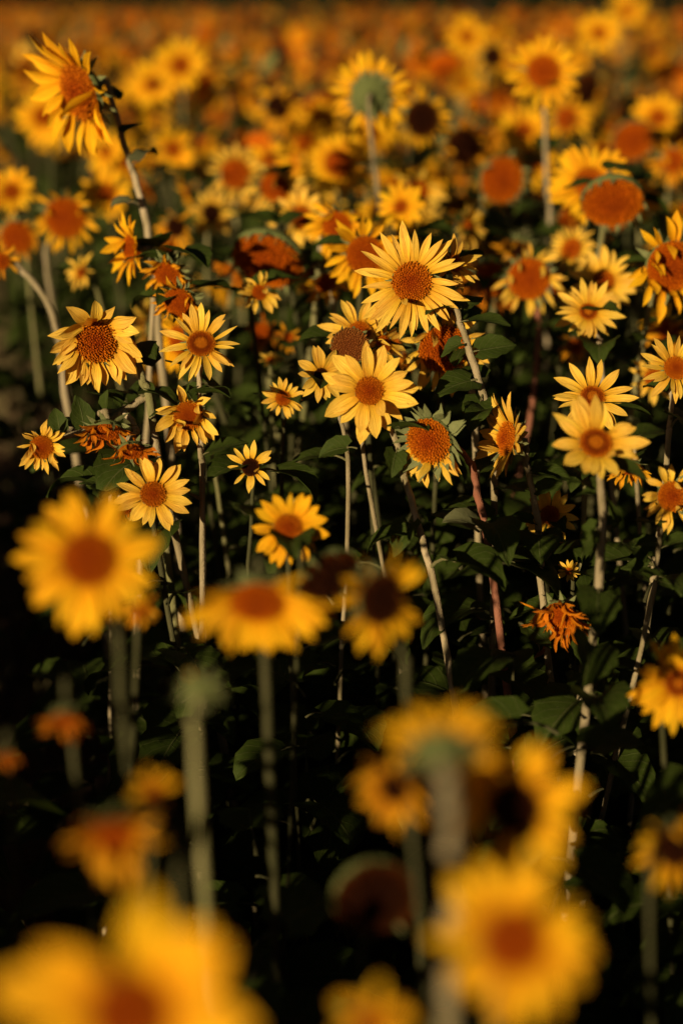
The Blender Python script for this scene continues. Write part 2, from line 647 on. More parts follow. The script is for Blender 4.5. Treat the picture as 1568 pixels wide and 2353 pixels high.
def stem_mesh(path, r_top, r_bot, rs, mat, sides=8, bumps=True):
    n = len(path)
    rad = []
    for i in range(n):
        t = i / (n - 1)
        r = r_top + (r_bot - r_top) * t
        if i == 0:
            r *= 1.3
        elif bumps:
            r *= 1 + rs.uniform(-0.13, 0.16)
        rad.append(r)
    if bumps:
        path = [p + Vector((rs.uniform(-1, 1), rs.uniform(-1, 1), 0)) * r_top * 0.38 for p in path]
    V, F = tube(path, rad, sides)
    mb = MB()
    mb.add(V, F)
    return mb.build('stem', [mat])


DOWN = Vector((0, 0, -1))


def lower_foliage(rs, n=15):
    mb = MB()
    a = rs.uniform(0, 6)
    for i in range(n):
        a += 2.4 + rs.uniform(-.4, .4)
        z = 0.06 + 0.94 * (i + rs.uniform(0, 1)) / n
        sc = rs.uniform(0.12, 0.19) * (1.1 - 0.45 * z)
        x = Vector((cos(a), sin(a), rs.uniform(-.2, .5)))
        mb.join(rs.choice(LEAF), frame(x, Vector((0, 0, 1)), Vector((0, 0, z)), (sc, sc, sc)))
    return mb.build('lower_foliage', ['leaf_green', 'stem_shaded'])  # petioles here use the stem colour with shade painted in


MESH_LOW = [lower_foliage(rs) for _ in range(7)]


def add_low(plant, rs, top):
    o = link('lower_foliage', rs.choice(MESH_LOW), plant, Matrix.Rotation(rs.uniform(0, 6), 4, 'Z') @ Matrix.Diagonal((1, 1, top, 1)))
    o['kind'] = 'stuff'


# per-kind petal habits: petal set, count, lift towards the front, droop under gravity, width factor, disk
KIND = {
    'F': dict(pet='F', n=20, lift=(0.02, 0.34), droop=0.06, wf=1.15, disk='fuzz', frac=0.30),
    'N': dict(pet='F', n=30, lift=(-0.05, 0.30), droop=0.10, wf=0.88, disk='fuzz', frac=0.36),
    'L': dict(pet='S', n=28, lift=(0.0, 0.40), droop=0.55, wf=0.95, disk='mature', frac=0.42),
    'W': dict(pet='W', n=28, lift=(-0.15, 0.55), droop=0.85, wf=1.1, disk='mature', frac=0.42),
    'C': dict(pet='C', n=24, lift=(0.3, 1.4), droop=0.75, wf=1.15, disk='mature', frac=0.40),
    'S': dict(pet='C', n=0, lift=(0.0, 0.4), droop=0.9, wf=0.8, disk='mature', frac=0.80),
    'D': dict(pet='F', n=11, lift=(0.05, 0.5), droop=0.05, wf=1.6, disk='mature', frac=0.34),
    'B': dict(pet='F', n=12, lift=(1.2, 2.2), droop=0.0, wf=1.0, disk='fuzz', frac=0.40),
}


for k_ in KIND.values():
    k_['fold'] = 1.0


def petal_mats(R, rd, n_w, kd, rs, npet, sectors=None):
    """matrices of each petal in head coordinates (z = facing), with which petal shape"""
    q = head_quat(n_w)
    down_l = q.inverted() @ DOWN
    out = []
    ragged = kd['pet'] in 'SHWC'
    lose = 0.10 if ragged else 0.03
    for i in range(npet):
        a = 2 * pi * (i + rs.uniform(-0.28, 0.28)) / npet
        if sectors and any(abs((a - s0 + pi) % (2 * pi) - pi) < wd for s0, wd in sectors):
            continue
        rad = Vector((cos(a), sin(a), 0))
        layer = i % 2
        if rs.random() < lose:
            continue
        lift = rs.uniform(*kd['lift']) + (0.10 if layer else -0.04)
        d = rad + Vector((0, 0, 1)) * lift + down_l * kd['droop'] * rs.uniform(0.35, 1.3)
        d += Vector((-rad.y, rad.x, 0)) * rs.uniform(-0.22, 0.22)
        if rs.random() < (0.11 if ragged else 0.02) * kd.get('fold', 1.0):
            d = rad * rs.uniform(-0.5, 0.3) + Vector((0, 0, 1)) * rs.uniform(0.6, 1.2) + down_l * 0.3
        d.normalize()
        L = (R - 0.9 * rd) * rs.uniform(0.74, 1.08) * (0.98 if layer else 1.03)
        wf = kd['wf'] * rs.uniform(0.82, 1.2)
        zh = Vector((0, 0, 1)) - rad * 0.25 + Vector((-rad.y, rad.x, 0)) * rs.uniform(-0.35, 0.35)
        loc = rad * rd * 0.93 + Vector((0, 0, -0.02 * rd + 0.03 * rd * layer))
        out.append((frame(d, zh, loc, (L, L * wf, L)), rs.randrange(len(SHAPE_PET[kd['pet']]))))
    return out


def bract_mats(rd, rs, n, length, spread=(0.1, 0.9), dz=0.0, inward=0.0):
    out = []
    for i in range(n):
        row = i % 2
        a = 2 * pi * (i + rs.uniform(-0.3, 0.3)) / n
        rad = Vector((cos(a), sin(a), 0))
        d = (rad * (rs.uniform(0.55, 1.0) - inward) + Vector((0, 0, 1)) * rs.uniform(*spread) * (1 if (row or spread[0] < 0 or inward) else -0.5)
             + Vector((-rad.y, rad.x, 0)) * rs.uniform(-0.3, 0.3)).normalized()
        L = length * rs.uniform(0.75, 1.25)
        loc = rad * rd * (1.0 if row else 0.88) + Vector((0, 0, (-0.10 if row else -0.27) + dz)) * rd
        out.append((frame(d, rad * 0.4 - Vector((0, 0, 1)) * 0.9 if d.z < 0.3 else rad, loc, (L, L * 1.25, L)), rs.randrange(len(BRACT))))
    return out


def head_quat(n_w):
    return n_w.to_track_quat('Z', 'Y')


JOINED = {}


def joined_bracts(seed):
    """one ring of bracts for unit disk radius, shared by heads whose bracts hide behind the petals"""
    k = ('br', seed)
    if k not in JOINED:
        r = random.Random(seed)
        mb = MB()
        for m, s in bract_mats(1.0, r, 20, 0.5, (-0.55, -0.25), -0.12):
            mb.join(BRACT[s], m)
        JOINED[k] = mb.build('bract_ring', ['bract_green'])
    return JOINED[k]


def add_head(plant, base, c, n_w, R, kind, rs, opt):
    kd = dict(KIND[kind])
    kd.update({k: v for k, v in opt.items() if k in kd})
    if opt.get('gold'):
        kd['pet'] = {'F': 'G', 'S': 'H'}.get(kd['pet'], kd['pet'])
        if kd['pet'] == 'G':
            kd['fold'] = 0.0
    if kd['pet'] in 'FG' and kd['n'] >= 16:
        kd['n'] = int(kd['n'] * 1.18)
        kd['wf'] *= 0.92
    frac = opt.get('frac', kd['frac'])
    rd = R * frac
    q = head_quat(n_w)
    M = Matrix.Translation(c - base) @ q.to_matrix().to_4x4()
    head = link('flower_head', MESH_REC, plant, M @ Matrix.Diagonal((rd, rd, rd, 1)))
    inv = Matrix.Diagonal((1 / rd, 1 / rd, 1 / rd, 1))
    dk = link('disk_florets', MESH_DISK[kd['disk']], head, Matrix.Rotation(rs.uniform(0, 6), 4, 'Z'))
    dk['kind'] = 'stuff'
    sec = opt.get('gap')
    if opt.get('joined'):
        mb = MB()
        for m, s in petal_mats(R, rd, n_w, kd, rs, kd['n'], sec):
            mb.join(SHAPE_PET[kd['pet']][s], inv @ m)
        if mb.v:
            o = link('petal_ring', mb.build('petal_ring', [PET_MAT[kd['pet']]]), head)
            o['kind'] = 'stuff'
    else:
        for m, s in petal_mats(R, rd, n_w, kd, rs, kd['n'], sec):
            link('petal', MESH_PET[kd['pet']][s], head, inv @ m)
    if opt.get('bracts'):
        bl = opt.get('blen', 0.55)
        for m, s in bract_mats(rd, rs, opt['bracts'], bl * rd, opt.get('bspread', (0.5, 1.2) if kind == 'S' else ((-.6, .1) if kind in 'FND' else (0.1, 0.9))), 0.08 if kind == 'S' else 0.0, 0.42 if kind == 'S' else 0.0):
            link('bract', MESH_BRACT[s], head, inv @ m)
    else:
        o = link('bract_ring', joined_bracts(rs.randrange(6)), head)
        o['kind'] = 'stuff'
    return head, rd


def add_leaves(plant, base, path, rs, n, s0, s1, t0=0.08, t1=0.75, dull=False, az0=None):
    az = rs.uniform(0, 6) if az0 is None else az0
    N = len(path) - 1
    for i in range(n):
        t = t0 + (t1 - t0) * (i + rs.uniform(0.1, 0.9)) / n
        p = path[min(N, int(t * N))]
        az += 2.4 + rs.uniform(-0.5, 0.5)
        s = (s0 + (s1 - s0) * (i + 0.5) / n) * rs.uniform(0.75, 1.2)
        x = Vector((cos(az), sin(az), rs.uniform(-0.1, 0.5)))
        m = frame(x, Vector((0, 0, 1)), p, (s, s * rs.uniform(0.85, 1.1), s))
        lst = MESH_LEAF_DULL if (dull and rs.random() < 0.6) else (MESH_LEAF if i > 1 else MESH_LEAF_FLAT)
        link('leaf', rs.choice(lst), plant, m)


def stem_path(c, n_w, rd, depth, st, rs, lean=(0.0, 0.0)):
    """from the back of the head, over the listed picture points, down to the ground"""
    p0 = c - n_w * rd * 0.72
    pts = [p0]
    if st:
        p1 = p0 - n_w * rd * 0.5
        q0 = at(st[0][0], st[0][1], depth + (st[0][2] if len(st[0]) > 2 else 0.03))
        if (q0 - p0).length > rd * 1.2:
            pts.append(p1)
        for s in st:
            pts.append(at(s[0], s[1], depth + (s[2] if len(s) > 2 else 0.03)))
    else:
        hd = max(0.04, rd * 1.5)
        pts.append(p0 - n_w * hd * 0.6 + DOWN * hd * 0.15)
        pts.append(p0 - n_w * hd * 0.95 + DOWN * hd * 1.2)
    last = pts[-1]
    if last.z > 0.12:
        d = (last - pts[-2])
        lx = max(-0.35, min(0.35, d.x / max(0.05, -d.z))) * 0.4 if d.z < 0 else 0
        ly = max(-0.35, min(0.35, d.y / max(0.05, -d.z))) * 0.3 if d.z < 0 else 0
        h = last.z
        b = Vector((last.x + lx * h + lean[0], last.y + ly * h + lean[1], 0.0))
        pts.append(last.lerp(b, 0.5) + Vector((rs.uniform(-.015, .015), rs.uniform(-.015, .015), 0)))
        pts.append(b)
    else:
        last.z = 0.0
    return spline(pts, 5)

# ------------------------------------------------------------------ the ground
def ground():
    mb = MB()
    n = 60
    xs = [-400 * (1 - 2 * i / n) ** 3 if True else 0 for i in range(n + 1)]
    ys = [3 + (-400 if 1 - 2 * i / n > 0 else 400) * abs(1 - 2 * i / n) ** 3 for i in range(n + 1)]
    V = []
    for y in ys:
        for x in xs:
            z = 0.0
            if abs(x) < 12 and -8 < y < 16:
                z = 0.02 * sin(x * 3.1 + y) * cos(y * 2.3 - x) - 0.02
            V.append((x, y, z))
    mb.add(V, grid_faces(n + 1, n + 1))
    o = link('ground', mb.build('ground', ['soil']))
    o['kind'] = 'structure'


ground()

# ------------------------------------------------------------------ the sunflowers one can pick out
# px, py of the disk, tip radius in px, depth, facing (right, up[, towards]) in view, kind, label, options
FG = 'blurred sunflowers close to the camera'
MG = 'sharp sunflowers in the middle of the field'
BG = 'soft sunflowers behind the sharp ones'
H = []


def S(px, py, r, d, face, kind, label, **o):
    if o.get('g') == BG and d > 2.45:
        d = 2.45 + (d - 2.45) * 1.3
    H.append((px, py, r, d, face, kind, label, o))


# --- the sharp middle band
S(945, 648, 132, 2.30, (-.08, -.05), 'N', 'large sharp sunflower with many thin petals, topmost of the sharp ones', st=[(1035, 700), (1062, 760), (1108, 905), (1135, 1060)],
  frac=.35, n=34, wf=.80, leaf=[((1075, 785), (1010, 815), .0, 0), ((1098, 822), (1190, 790), .0, 0), ((1090, 868), (985, 895), -.04, 0), ((1106, 905), (1085, 985), -.05, 0), ((1060, 720), (1100, 683), .03, 0)], nl=2)
S(848, 898, 118, 2.22, (.02, .0), 'F', 'sharp golden sunflower with broad petals and round brown disk in the centre', st=[(903, 995), (950, 1180), (1000, 1370)], frac=.285, n=19, wf=1.4,
  disk='fuzz', leaf=[((820, 1030), (735, 1035), .02, 0), ((925, 1035), (895, 1085), -.03, 0), ((950, 1175), (915, 1275), -.03, 0)], nl=2)
S(737, 862, 66, 2.34, (.38, .0), 'F', 'small sharp sunflower with few petals tucked behind the broad golden one', n=13, frac=.26, wf=1.45, disk='dark', lift=(-.05, .2), st=[(770, 930), (800, 1130)], nl=1)
S(803, 795, 62, 2.36, (-.06, .25), 'S', 'petalless seed head ringed with short pale green bracts above broad sunflower', frac=.72, disk='seed', bracts=22, blen=.34, st=[(820, 880), (840, 1080)], nl=1)
S(825, 762, 92, 2.44, (-.02, .30), 'F', 'bright sunflower fanning upright petals behind the green-rimmed seed head', frac=.28, n=22, nl=1)
S(880, 790, 72, 2.40, (.55, .12), 'L', 'small sunflower turned sideways between seed head and the large thin-petalled flower', frac=.28, n=20, bracts=14, nl=1)
S(1018, 800, 118, 2.44, (.12, -.50), 'L', 'nodding sunflower with wide brown disk hanging under the large thin-petalled flower', frac=.50, n=24, wf=1.15, bracts=16, st=[(1070, 760), (1085, 900)], nl=1)
S(462, 790, 98, 2.30, (.06, .36), 'N', 'sharp sunflower with slim spaced petals and ringed disk on upright stem', frac=.34, n=21, wf=.98, disk='ring', st=[(458, 860), (460, 930), (462, 1060)],
  leaf=[((458, 880), (525, 900), .05, 0), ((458, 885), (420, 905), 0, 0)], nl=1, lift=(.05, .32))
S(222, 785, 120, 2.30, (.28, -.22), 'W', 'big withered yellow sunflower bowing on a dark bent stem', pet='S', frac=.40, n=34, droop=1.05, wf=1.35, lift=(.05, .5), disk='fuzz', bracts=16,
  st=[(285, 745, .10), (305, 790, .08), (330, 880, .06), (352, 970, .05)], stemmat='stem_green', leaf=[((300, 765), (292, 735), .0, 0), ((320, 850), (350, 900), .0, 0)], nl=1)
S(432, 955, 88, 2.30, (.10, -.10), 'W', 'shrivelled orange sunflower with twisted petals beside the dark bent stem', frac=.38, n=24, pet='S', disk='fuzz', wf=1.25, lift=(-.2, 1.0), droop=.95, bracts=10, st=[(462, 1050, .02), (466, 1150, .02)], nl=1)
S(97, 1027, 66, 2.28, (.0, -.25), 'W', 'branching plant with three withered heads strung along one drooping branch', frac=.42, n=24, pet='S', lift=(.0, .8), droop=.35, disk='fuzz', bracts=12,
  st=[(140, 1005, .03), (210, 985, .05), (300, 935, .08), (345, 920, .08), (365, 1050, .08)], nl=2, sr=.0055,
  leaf=[((140, 1000), (132, 940), .0, 0), ((195, 985), (185, 905), .0, 0), ((270, 950), (240, 900), .0, 0)],
  extra=[(245, 990, 98, 2.28, (.05, -.92), 'C', dict(frac=.40, n=20, bracts=16, blen=.8, wf=1.3, lift=(.3, 1.1)), [(230, 950, .06), (270, 945, .08)]),
         (302, 1035, 84, 2.25, (.15, -.85), 'C', dict(frac=.36, n=18, bracts=12, blen=.8, wf=1.2, lift=(.2, .9)), [(315, 985, .07), (300, 940, .08)])])
S(352, 1135, 90, 2.24, (.18, .05), 'F', 'open sunflower shaded on one side beside a hanging withered head', frac=.33, n=17, wf=1.35, disk='fuzz', lift=(-.10, .15), fold=0.0, nl=2)
S(283, 1168, 64, 2.27, (.25, -.86), 'C', 'small hanging withered head with pale stalk against the open shaded sunflower', frac=.40, n=18, bracts=16, blen=.8, wf=1.2, lift=(.5, 1.6), st=[(262, 1120, .05), (255, 1160, .09)],
  leaf=[((262, 1118), (185, 1095), .0, 0), ((262, 1118), (275, 1070), .0, 0), ((262, 1120), (200, 1120), .02, 0)], nl=1)
S(575, 1073, 62, 2.32, (.0, -.05), 'F', 'small dark-eyed sunflower standing alone in the shade', frac=.33, n=14, wf=1.2, disk='dark', lift=(.0, .2), nl=2)
S(650, 915, 50, 2.42, (.03, -.10), 'F', 'small orange-centred sunflower low behind the ringed-disk one', frac=.36, n=18, wf=1.25, nl=2)
S(985, 1012, 118, 2.22, (-.42, -.28), 'W', 'spent nodding head with shaggy green bracts on a reddish stem', frac=.45, n=26, pet='S', droop=1.3, lift=(-.2, .1), wf=1.1, disk='fuzz', bracts=34, blen=.85, bspread=(-.1, .8),
  gap=[(pi / 2, 1.9)], st=[(1072, 1050, .09), (1088, 1100, .06), (1110, 1200, .04), (1125, 1290, .04)], stemmat='stem_red', nl=1, leaf=[((1115, 1250), (1160, 1180), 0, 0), ((1112, 1230), (1040, 1190), -.02, 1)])
S(1164, 1008, 112, 2.27, (-.92, .12), 'F', 'yellow sunflower seen in profile with spiky green bracts behind', frac=.36, n=24, wf=1.0, lift=(.25, .75), bracts=24, blen=.95, bspread=(-.3, .6),
  st=[(1206, 1052, .03), (1222, 1130, .03), (1240, 1250, .03), (1245, 1380, .03)], nl=2,
  leaf=[((1207, 1055), (1235, 1020), 0, 0), ((1214, 1080), (1270, 1065), 0, 0), ((1225, 1130), (1290, 1108), -.02, 0), ((1235, 1190), (1185, 1195), -.02, 0), ((1238, 1215), (1280, 1235), -.05, 0)])
S(1367, 1018, 114, 2.02, (.02, .42), 'F', 'pale yellow sunflower tilted skyward on a thick pale stem', frac=.34, n=18, wf=1.5, disk='ring', lift=(.1, .42), st=[(1376, 1105, .02), (1374, 1350, .02)], sr=.0056, nl=1,
  leaf=[((1376, 1130), (1310, 1140), .02, 0), ((1376, 1210), (1320, 1270), .03, 0), ((1374, 1210), (1420, 1195), .0, 0), ((1376, 1130), (1400, 1200), .06, 0), ((1374, 1330), (1362, 1440), -.09, 0), ((1374, 1430), (1338, 1545), -.09, 0)])
S(1360, 912, 98, 2.32, (.0, .42), 'F', 'star-shaped yellow sunflower rising right behind the pale skyward one', frac=.30, n=18, wf=1.1, disk='ring', lift=(.05, .35), nl=2)
S(1350, 716, 80, 2.58, (-.02, .28), 'F', 'soft pale sunflower with small ringed disk on a forked pale stem', frac=.27, n=22, wf=1.15, disk='ring', st=[(1376, 780), (1380, 860)], nl=1)
S(1385, 645, 92, 2.88, (.0, .22), 'F', 'blurred wide yellow sunflower touching the soft pale one with ringed disk', frac=.27, n=20, wf=1.4, disk='fuzz', nl=2)
S(1213, 640, 92, 3.02, (-.10, -.36), 'L', 'sunflower with large flat orange disk and short ragged petals on thin stem', frac=.53, n=24, bracts=16, st=[(1236, 735), (1228, 850), (1212, 980)], stemmat='stem_red', nl=1)
S(1550, 846, 88, 2.30, (.08, .25), 'F', 'sharp sunflower cut by the picture edge above a pale hairy stem', frac=.32, n=19, wf=1.0, st=[(1542, 915), (1535, 980), (1528, 1070)], lift=(.1, .5), disk='fuzz', nl=2)
S(1542, 1140, 84, 2.15, (.10, -.08), 'L', 'slightly ragged sunflower with round rusty disk at the picture edge', frac=.42, n=22, disk='fuzz', wf=1.15, droop=.25, bracts=16, st=[(1518, 1215), (1505, 1300), (1492, 1390)], nl=2,
  leaf=[((1500, 1240), (1450, 1245), 0, 0), ((1495, 1290), (1430, 1310), 0, 0), ((1497, 1350), (1566, 1350), -.03, 0)])
S(1445, 1075, 70, 2.38, (.0, -.92), 'C', 'withered head hanging straight down behind the ragged rusty-disked sunflower', frac=.40, n=20, pet='W', wf=1.1, bracts=14, lift=(.3, 1.0), st=[(1455, 1010, .10), (1460, 1090, .14)], nl=1)
S(1262, 1183, 70, 2.38, (.05, -.05), 'F', 'low sunflower striped by shadow behind the profile sunflower stem', frac=.32, n=15, wf=1.5, nl=2, lift=(.0, .3))
S(1305, 1312, 30, 2.32, (-.35, .1), 'F', 'tiny yellow sunflower low among dark heart-shaped leaves', frac=.28, n=14, wf=1.2, nl=3)
S(1285, 1412, 98, 2.22, (-.25, -.50), 'C', 'crumpled orange head closed up low among dark leaves', frac=.36, n=46, pet='C', lift=(.3, 1.7), droop=1.0, wf=1.0, bracts=16, blen=.8, st=[(1330, 1375, .08), (1345, 1430, .10)], nl=1,
  leaf=[((1365, 1370), (1345, 1445), -.02, 0), ((1345, 1450), (1335, 1530), -.04, 0), ((1190, 1430), (1265, 1480), -.02, 0), ((1235, 1480), (1225, 1530), .03, 2)])
# --- nearer than the focus
S(1556, 1568, 118, 1.82, (.12, -.05), 'F', 'half-cut sunflower with serrated pale petals low at the picture edge', frac=.28, n=24, wf=1.1, disk='ring', nl=2, g=FG)
S(662, 1214, 92, 1.97, (.04, .12), 'F', 'soft small yellow sunflower just above a big blurred nodding one', frac=.36, n=18, wf=1.4, nl=2, g=FG)
S(205, 1285, 170, 1.40, (.12, -.02), 'N', 'big blurred round yellow sunflower with dark orange centre near the picture edge', frac=.36, n=24, wf=1.25, disk='mature', nl=2, st=[(272, 1440), (280, 1600)], g=FG)
S(325, 1395, 56, 1.62, (.3, .0), 'W', 'small blurred orange head peeping from behind the big round sunflower', frac=.3, n=16, nl=1, g=FG)
S(592, 1380, 178, 1.46, (.0, -.70), 'N', 'big blurred nodding sunflower with drooping skirt of petals in the middle', frac=.36, n=30, wf=1.2, disk='mature', droop=.75, bracts=18, nl=2, gap=[(pi / 2, .6)], g=FG)
S(752, 1318, 92, 1.72, (.45, -.66), 'S', 'dark drooping seed head with green back between two blurred sunflowers', frac=.78, disk='dark', bracts=20, blen=.4, nl=1, g=FG)
S(872, 1375, 140, 1.46, (.55, -.12), 'L', 'blurred sunflower with shadowed disk and petals fanned to the right', frac=.42, n=22, disk='dark', wf=1.1, droop=.2, nl=1, st=[(925, 1500), (935, 1640)], g=FG)
S(462, 1585, 62, 1.30, (.05, .55, -.8), 'B', 'dark green closed bud on a short sunlit pale stem', frac=.62, n=8, bracts=22, blen=.8, nl=2, g=FG, sr=.0042, stemmat='stem_green')
S(150, 1650, 80, 1.38, (.1, -.75), 'C', 'dim orange withered head sunk in the dark near the picture edge', frac=.36, n=14, nl=1, g=FG)
S(15, 1740, 42, 1.35, (.2, -.5), 'C', 'tiny reddish withered head cut by the picture edge', frac=.4, n=10, nl=1, g=FG)
S(265, 1915, 150, 1.12, (.08, -.50), 'W', 'large blurred crumpled orange head hanging below a pale green calyx', frac=.36, n=20, wf=1.3, lift=(.2, 1.2), droop=.4, bracts=16, nl=1, st=[(400, 1880, .08), (410, 2060, .06)], g=FG)
S(350, 1812, 62, 1.16, (.2, .1), 'D', 'small blurred tuft of petals above the large crumpled orange head', frac=.3, n=8, nl=1, g=FG)
S(300, 2325, 310, 0.80, (.05, .05), 'D', 'huge out-of-focus sunflower with broad petals filling the bottom corner', frac=.30, n=13, wf=2.0, nl=0, disk='mature', gap=[(3.0 * pi / 4 - .35, .2)], g=FG)
S(1178, 2160, 198, 0.94, (.10, .0), 'N', 'large out-of-focus sunflower with red-brown disk at the bottom', frac=.38, n=22, wf=1.4, nl=1, disk='mature', g=FG)
S(1012, 1715, 150, 1.04, (.0, .72, -.62), 'D', 'blurred sunflower seen from behind on a thick pale stem', frac=.44, n=18, wf=1.3, lift=(.2, .6), bracts=18, stemmat='stem_pale', st=[(1035, 1830, -.01), (1035, 2050, -.01)], sr=.0078, nl=0, g=FG)
S(905, 1805, 130, 1.22, (-.3, -.45), 'W', 'dim shaded sunflower with dark disk behind the thick pale stem', frac=.34, n=20, disk='dark', nl=1, g=FG)
S(1180, 1855, 178, 1.12, (-.08, -.05), 'D', 'blurred sunflower with gaps between broad petals round a shadowed disk', frac=.36, n=13, wf=1.6, disk='dark', nl=1, gap=[(pi + .7, .25)], g=FG)
S(1550, 1945, 118, 1.32, (.2, -.1), 'L', 'dull shaded sunflower cut by the picture edge, dark centre', frac=.40, n=22, disk='dark', nl=2, g=FG)
S(850, 2350, 105, 0.92, (.1, -.1), 'D', 'orange petal tips of a blurred sunflower at the bottom edge', frac=.36, n=10, wf=1.6, nl=0, g=FG)
S(860, 2060, 120, 1.35, (.15, -.35), 'S', 'dark hanging seed head sunk in shadow above the bottom edge', frac=.80, disk='dark', bracts=18, blen=.4, nl=1, g=FG)
# --- behind the focus
S(185, 212, 172, 2.62, (-.70, -.42), 'L', 'tall sunflower bowing its big head on a long leaning stem', frac=.38, n=28, wf=1.1, lift=(.15, .6), droop=.45, disk='fuzz', bracts=24, blen=.6, st=[(278, 310, .08), (315, 430, .08), (347, 570, .08), (360, 700, .08)], sr=.0068, nl=0, g=BG,
  leaf=[((268, 250), (275, 195), .05, 0), ((300, 400), (345, 345), .03, 1), ((320, 470), (260, 470), .0, 1), ((285, 310), (320, 285), .05, 0)])
S(300, 570, 88, 2.58, (-.80, -.12), 'L', 'side-on sunflower with petals swept away from its dark green back', frac=.34, n=26, wf=1.0, lift=(.1, .6), droop=.25, bracts=20, st=[(345, 580, .04), (352, 700, .06)], nl=1, g=BG)
S(385, 630, 74, 2.52, (-.25, -.62), 'W', 'withered head crowned with pale spiky bracts beside the leaning stem', frac=.45, n=24, bracts=26, blen=.8, lift=(.2, .9), nl=1, g=BG)
S(412, 695, 72, 2.46, (-.18, -.55), 'W', 'withered rusty disk half hidden behind the ringed-disk sunflower', frac=.52, n=20, bracts=24, blen=.7, lift=(.1, .7), nl=1, g=BG)
S(188, 625, 52, 3.0, (-.62, .15), 'L', 'small slanting sunflower edge-on above the big withered one', frac=.3, n=18, nl=1, g=BG)
S(150, 500, 84, 3.2, (.0, -.34), 'L', 'sunflower with broad orange disk over bare stems near the picture edge', frac=.55, n=24, bracts=16, nl=0, st=[(110, 560, .1), (118, 680, .12)], g=BG)
S(28, 440, 62, 3.4, (.1, .02), 'F', 'soft yellow sunflower nearest the picture edge beside the broad orange disk', frac=.30, n=18, nl=1, g=BG)
S(245, 445, 66, 3.6, (.0, .08), 'F', 'blurred yellow sunflower whose small disk shows beside the tall leaning stem', frac=.33, n=18, wf=1.3, nl=1, g=BG)
S(40, 545, 62, 3.3, (.0, -.35), 'W', 'rusty withered head under the soft yellow sunflower at the edge', frac=.6, n=20, nl=0, g=BG)
S(415, 150, 66, 4.6, (.05, .0), 'F', 'blurred open sunflower high up right of the tall bowed head', frac=.33, n=18, wf=1.3, g=BG)
S(350, 195, 58, 4.8, (-.1, -.2), 'F', 'blurred yellow sunflower partly under another, right of the tall bowed head', frac=.30, n=16, wf=1.4, g=BG)
S(850, 218, 94, 3.2, (.06, .36, -.92), 'F', 'sunflower seen from behind showing round green calyx and straight stem', frac=.46, n=26, wf=1.0, lift=(-.1, .3), bracts=22, blen=.5, bspread=(.0, .3), st=[(846, 255, -.05), (858, 370, .0), (870, 520, .05)], nl=0, g=BG)
S(778, 375, 76, 3.4, (.0, .0), 'N', 'round yellow sunflower facing straight out just below the back-turned one', frac=.42, n=24, wf=1.3, disk='mature', nl=1, g=BG)
S(1247, 165, 90, 3.3, (.0, .02), 'N', 'tall round yellow sunflower with big red-brown disk above all its neighbours', frac=.42, n=26, wf=1.15, disk='mature', nl=1, st=[(1250, 260), (1255, 420), (1262, 560)], g=BG)
S(968, 272, 74, 3.8, (.25, -.30), 'L', 'blurred sunflower with large black disk right of the back-turned one', frac=.56, n=22, disk='dark', g=BG)
S(637, 245, 62, 4.2, (.05, -.20), 'L', 'blurred pale sunflower with round black disk left of the back-turned one', frac=.46, n=20, disk='dark', g=BG)
S(1352, 420, 98, 3.0, (-.12, .05), 'N', 'yellow sunflower half hidden behind a big drooping seed head', frac=.36, n=26, wf=1.2, nl=1, g=BG)
S(1405, 462, 88, 2.82, (-.05, -.82), 'S', 'big drooping brown seed head with green crown and no petals', frac=.80, disk='mature', bracts=34, blen=.36, nl=1, g=BG)
S(1540, 612, 128, 2.58, (.12, -.30), 'L', 'large shaggy sunflower cut by the picture edge with orange-brown disk', frac=.46, n=28, wf=1.1, droop=.5, bracts=18, nl=1, g=BG)
S(1312, 572, 62, 3.0, (-.55, .12), 'F', 'pale-petalled sunflower side-on above the wide yellow one', frac=.40, n=24, wf=.8, bracts=16, nl=1, g=BG)
S(540, 400, 76, 3.6, (.1, -.1), 'L', 'orange-centred blurred sunflower beside a nodding pale-backed one', frac=.45, n=22, disk='mature', g=BG)
S(632, 430, 84, 3.2, (-.18, -.56), 'L', 'nodding sunflower with pale green back above hanging petals', frac=.42, n=24, bracts=22, blen=.6, g=BG)
S(618, 368, 56, 3.9, (.0, .1), 'F', 'pale blurred sunflower peering over the nodding pale-backed one', frac=.3, n=18, g=BG)
S(690, 500, 76, 3.0, (-.25, -.2), 'F', 'soft yellow sunflower with small orange disk under the round facing one', frac=.36, n=20, g=BG)
S(775, 520, 86, 2.78, (-.30, -.42), 'W', 'curled sunflower with orange petals pointing outward above a thin slanting stem', frac=.42, n=24, pet='S', st=[(735, 560, .05), (765, 690, .06)], nl=1, bracts=14, g=BG)
S(838, 585, 106, 2.62, (.10, -.36), 'L', 'sunflower with big rusty disk hidden behind the large thin-petalled flower', frac=.42, n=24, wf=1.15, nl=1, g=BG)
S(920, 475, 68, 3.0, (-.38, .08), 'F', 'small yellow star sunflower with dark orange eye above the large thin-petalled flower', frac=.24, n=14, wf=1.3, g=BG)
S(955, 440, 82, 3.35, (.2, -.55), 'L', 'soft nodding sunflower right behind the small star-shaped one', frac=.36, n=22, bracts=16, g=BG)
S(1075, 522, 58, 3.0, (.74, .0), 'L', 'narrow sunflower seen edge-on right of the small star-shaped one', frac=.3, n=18, g=BG)
S(615, 595, 98, 2.8, (-.22, -.82), 'S', 'wide drooping brown seed head under a flat green cap', frac=.85, disk='mature', bracts=24, blen=.4, nl=1, g=BG)
S(595, 672, 56, 2.56, (.35, .0), 'L', 'bright ragged small flower just under the wide drooping seed head', frac=.32, n=14, wf=1.4, nl=1, g=BG)
S(600, 765, 52, 2.9, (.1, -.2), 'C', 'dim brown-orange flower in shade below the bright ragged one', frac=.45, n=16, nl=1, g=BG)
